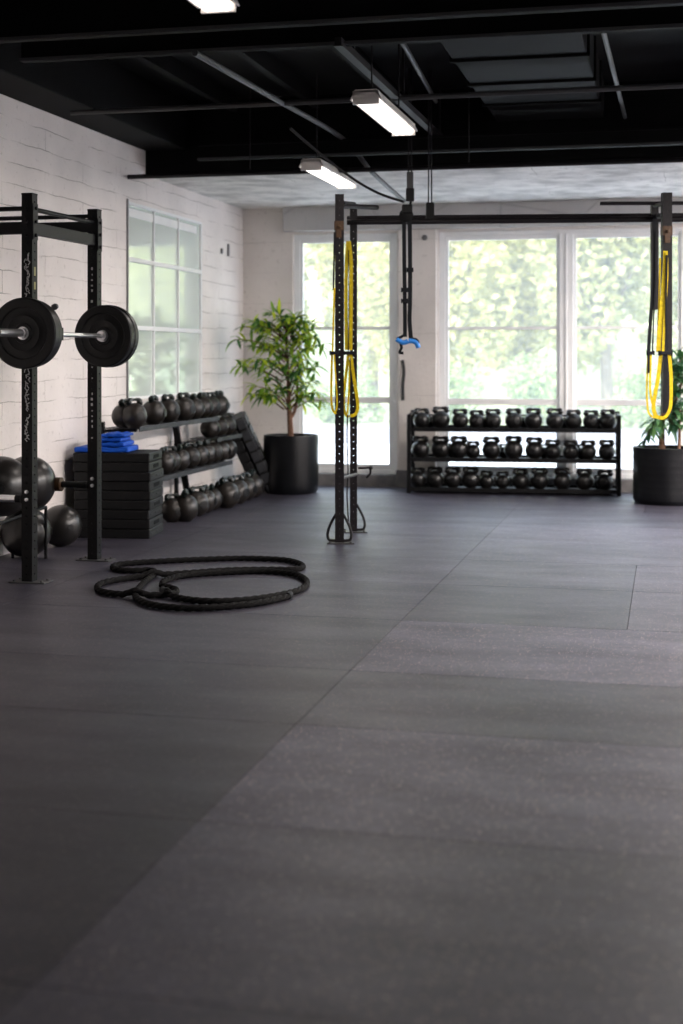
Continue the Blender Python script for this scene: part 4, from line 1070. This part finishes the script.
def crown_mesh(rs, rx, rz, n, size, lumps):
    bm = BM(); cs = [(Vector((rs.uniform(-.55, .55) * rx, rs.uniform(-.5, .5) * rx, rs.uniform(-.5, .55) * rz)), rs.uniform(.35, .6)) for _ in range(lumps)]
    for i in range(n):
        c, s = rs.choice(cs); v = Vector((rs.gauss(0, 1), rs.gauss(0, 1), rs.gauss(0, 1))).normalized() * rs.uniform(.75, 1.0)
        p = c + Vector((v.x * rx * s, v.y * rx * s, v.z * rz * s))
        a = Vector((rs.gauss(0, 1), rs.gauss(0, 1), rs.gauss(0, .6))).normalized(); b = a.cross(Vector((rs.gauss(0, 1), rs.gauss(0, 1), rs.gauss(0, 1)))).normalized()
        q = size * rs.uniform(.6, 1.3)
        vs = [bm.verts.new(p + a * q), bm.verts.new(p + b * q * .55), bm.verts.new(p - a * q), bm.verts.new(p - b * q * .55)]
        bm.faces.new(vs)
    return bm
rs = random.Random(21)
spots = [(-15.2, 35, 'at the far left of the front row', 'tree1'), (-10.6, 34.6, 'front row, filling most of the glass door', 'tree2'), (-6.0, 35, 'front row, behind the pier and left window edge', 'tree1'), (-1.4, 34.8, 'front row, behind the middle of the large window', 'tree2'), (3.2, 35, 'front row, at the right of the large window', 'tree1'),
         (-12.9, 39.4, 'rear row, showing left in the glass door', 'tree1'), (-8.3, 39.6, 'rear row, showing at the right edge of the glass door', 'tree1'), (-3.7, 39.3, 'rear row, showing in the left window panes', 'tree1'), (.9, 39.5, 'rear row, showing in the right window panes', 'tree2')]
for i, (x, y, lab, mt) in enumerate(spots):
    t = thing('tree', 'sunlit pale green tree outside, ' + lab, 'tree', (x, y, -.03), rs.uniform(0, 6), 'trees outside the windows')
    bm = BM(); tube(bm, [(0, 0, 0), (.1, 0, 1.5), (0, .1, 3.5)], [.2, .15, .08], 8)
    for k in range(5):
        a = k * 1.3; tube(bm, [(0.05, 0, 1.6 + k * .3), (math.cos(a) * 1.2, math.sin(a) * 1.2, 3 + k * .4)], [.07, .03], 6)
    obj('trunk', bm, M['trunkout'], t, smooth=True)
    bm = crown_mesh(rs, 2.15, 3.6 if y < 37 else 4.6, 11000, .12, 14)
    for v in bm.verts: v.co.z = max(.3, v.co.z + (4.0 if y < 37 else 5.2))
    obj('crown', bm, M[mt], t)
for i in range(9):
    x = -14 + i * 2.25
    t = thing('bush', 'low round green bush across the road outside, ' + ORD[i] + ' from the left', 'bush', (x, 31.6, -.03), 0, 'bushes across the road')
    bm = crown_mesh(rs, .92, 1.1, 2200, .07, 7)
    for v in bm.verts: v.co.z = max(.01, v.co.z + .6)
    obj('leaves', bm, M['bush'], t)
    bm = BM(); tube(bm, [(0, 0, 0), (0, 0, .5)], [.06, .03], 6); obj('stem', bm, M['trunkout'], t)

# sky and sun
w = bpy.data.worlds.new('sky'); bpy.context.scene.world = w; w.use_nodes = True
n = w.node_tree; n.nodes.clear(); o = n.nodes.new('ShaderNodeOutputWorld'); b = n.nodes.new('ShaderNodeBackground')
b.inputs[0].default_value = (.74, .84, 1.0, 1); b.inputs[1].default_value = 3.2; n.links.new(b.outputs[0], o.inputs[0])
s = bpy.data.lights.new('sun', 'SUN'); s.energy = 5.0; s.angle = R_(2); s.color = (1, .96, .88)
so = bpy.data.objects.new('sun', s); C.objects.link(so); so.location = (0, 0, 30); so.rotation_euler = Vector((.35, 1.0, -1.1)).to_track_quat('-Z', 'Y').to_euler()
# daylight portals in the openings
for x0, x1 in ((D0, D1), (W0, W1)):
    li = bpy.data.lights.new('window_daylight', 'AREA'); li.shape = 'RECTANGLE'; li.size = x1 - x0; li.size_y = ZTOP - ZSILL; li.cycles.is_portal = True
    lo = bpy.data.objects.new('window_daylight', li); C.objects.link(lo); lo.location = ((x0 + x1) / 2, FY + .32, (ZTOP + ZSILL) / 2); lo.rotation_euler = (R_(-90), 0, 0)

for a, b in wy:
    li = bpy.data.lights.new('side_window_daylight', 'AREA'); li.shape = 'RECTANGLE'; li.size = SW1 - SW0; li.size_y = b - a; li.cycles.is_portal = True
    lo = bpy.data.objects.new('side_window_daylight', li); C.objects.link(lo); lo.location = (RX + .32, (a + b) / 2, (SW0 + SW1) / 2); lo.rotation_euler = (0, R_(90), 0)

# ------------------------------------------------------------------ camera
cam = bpy.data.cameras.new('camera'); co = bpy.data.objects.new('camera', cam); C.objects.link(co)
co.location = (0, 0, EYE); co.rotation_euler = (R_(90), 0, R_(YAW))
cam.sensor_fit = 'VERTICAL'; cam.sensor_height = 36; cam.lens = F / 1024 * 36
cam.shift_y = -(512 - HOR) / 1024
cam.dof.use_dof = True; cam.dof.focus_distance = 9.3; cam.dof.aperture_fstop = 1.45
sc = bpy.context.scene; sc.camera = co
sc.view_settings.view_transform = 'Standard'; sc.view_settings.look = 'None'; sc.view_settings.gamma = 1; sc.view_settings.use_curve_mapping = False
sc.view_settings.exposure = 0.64
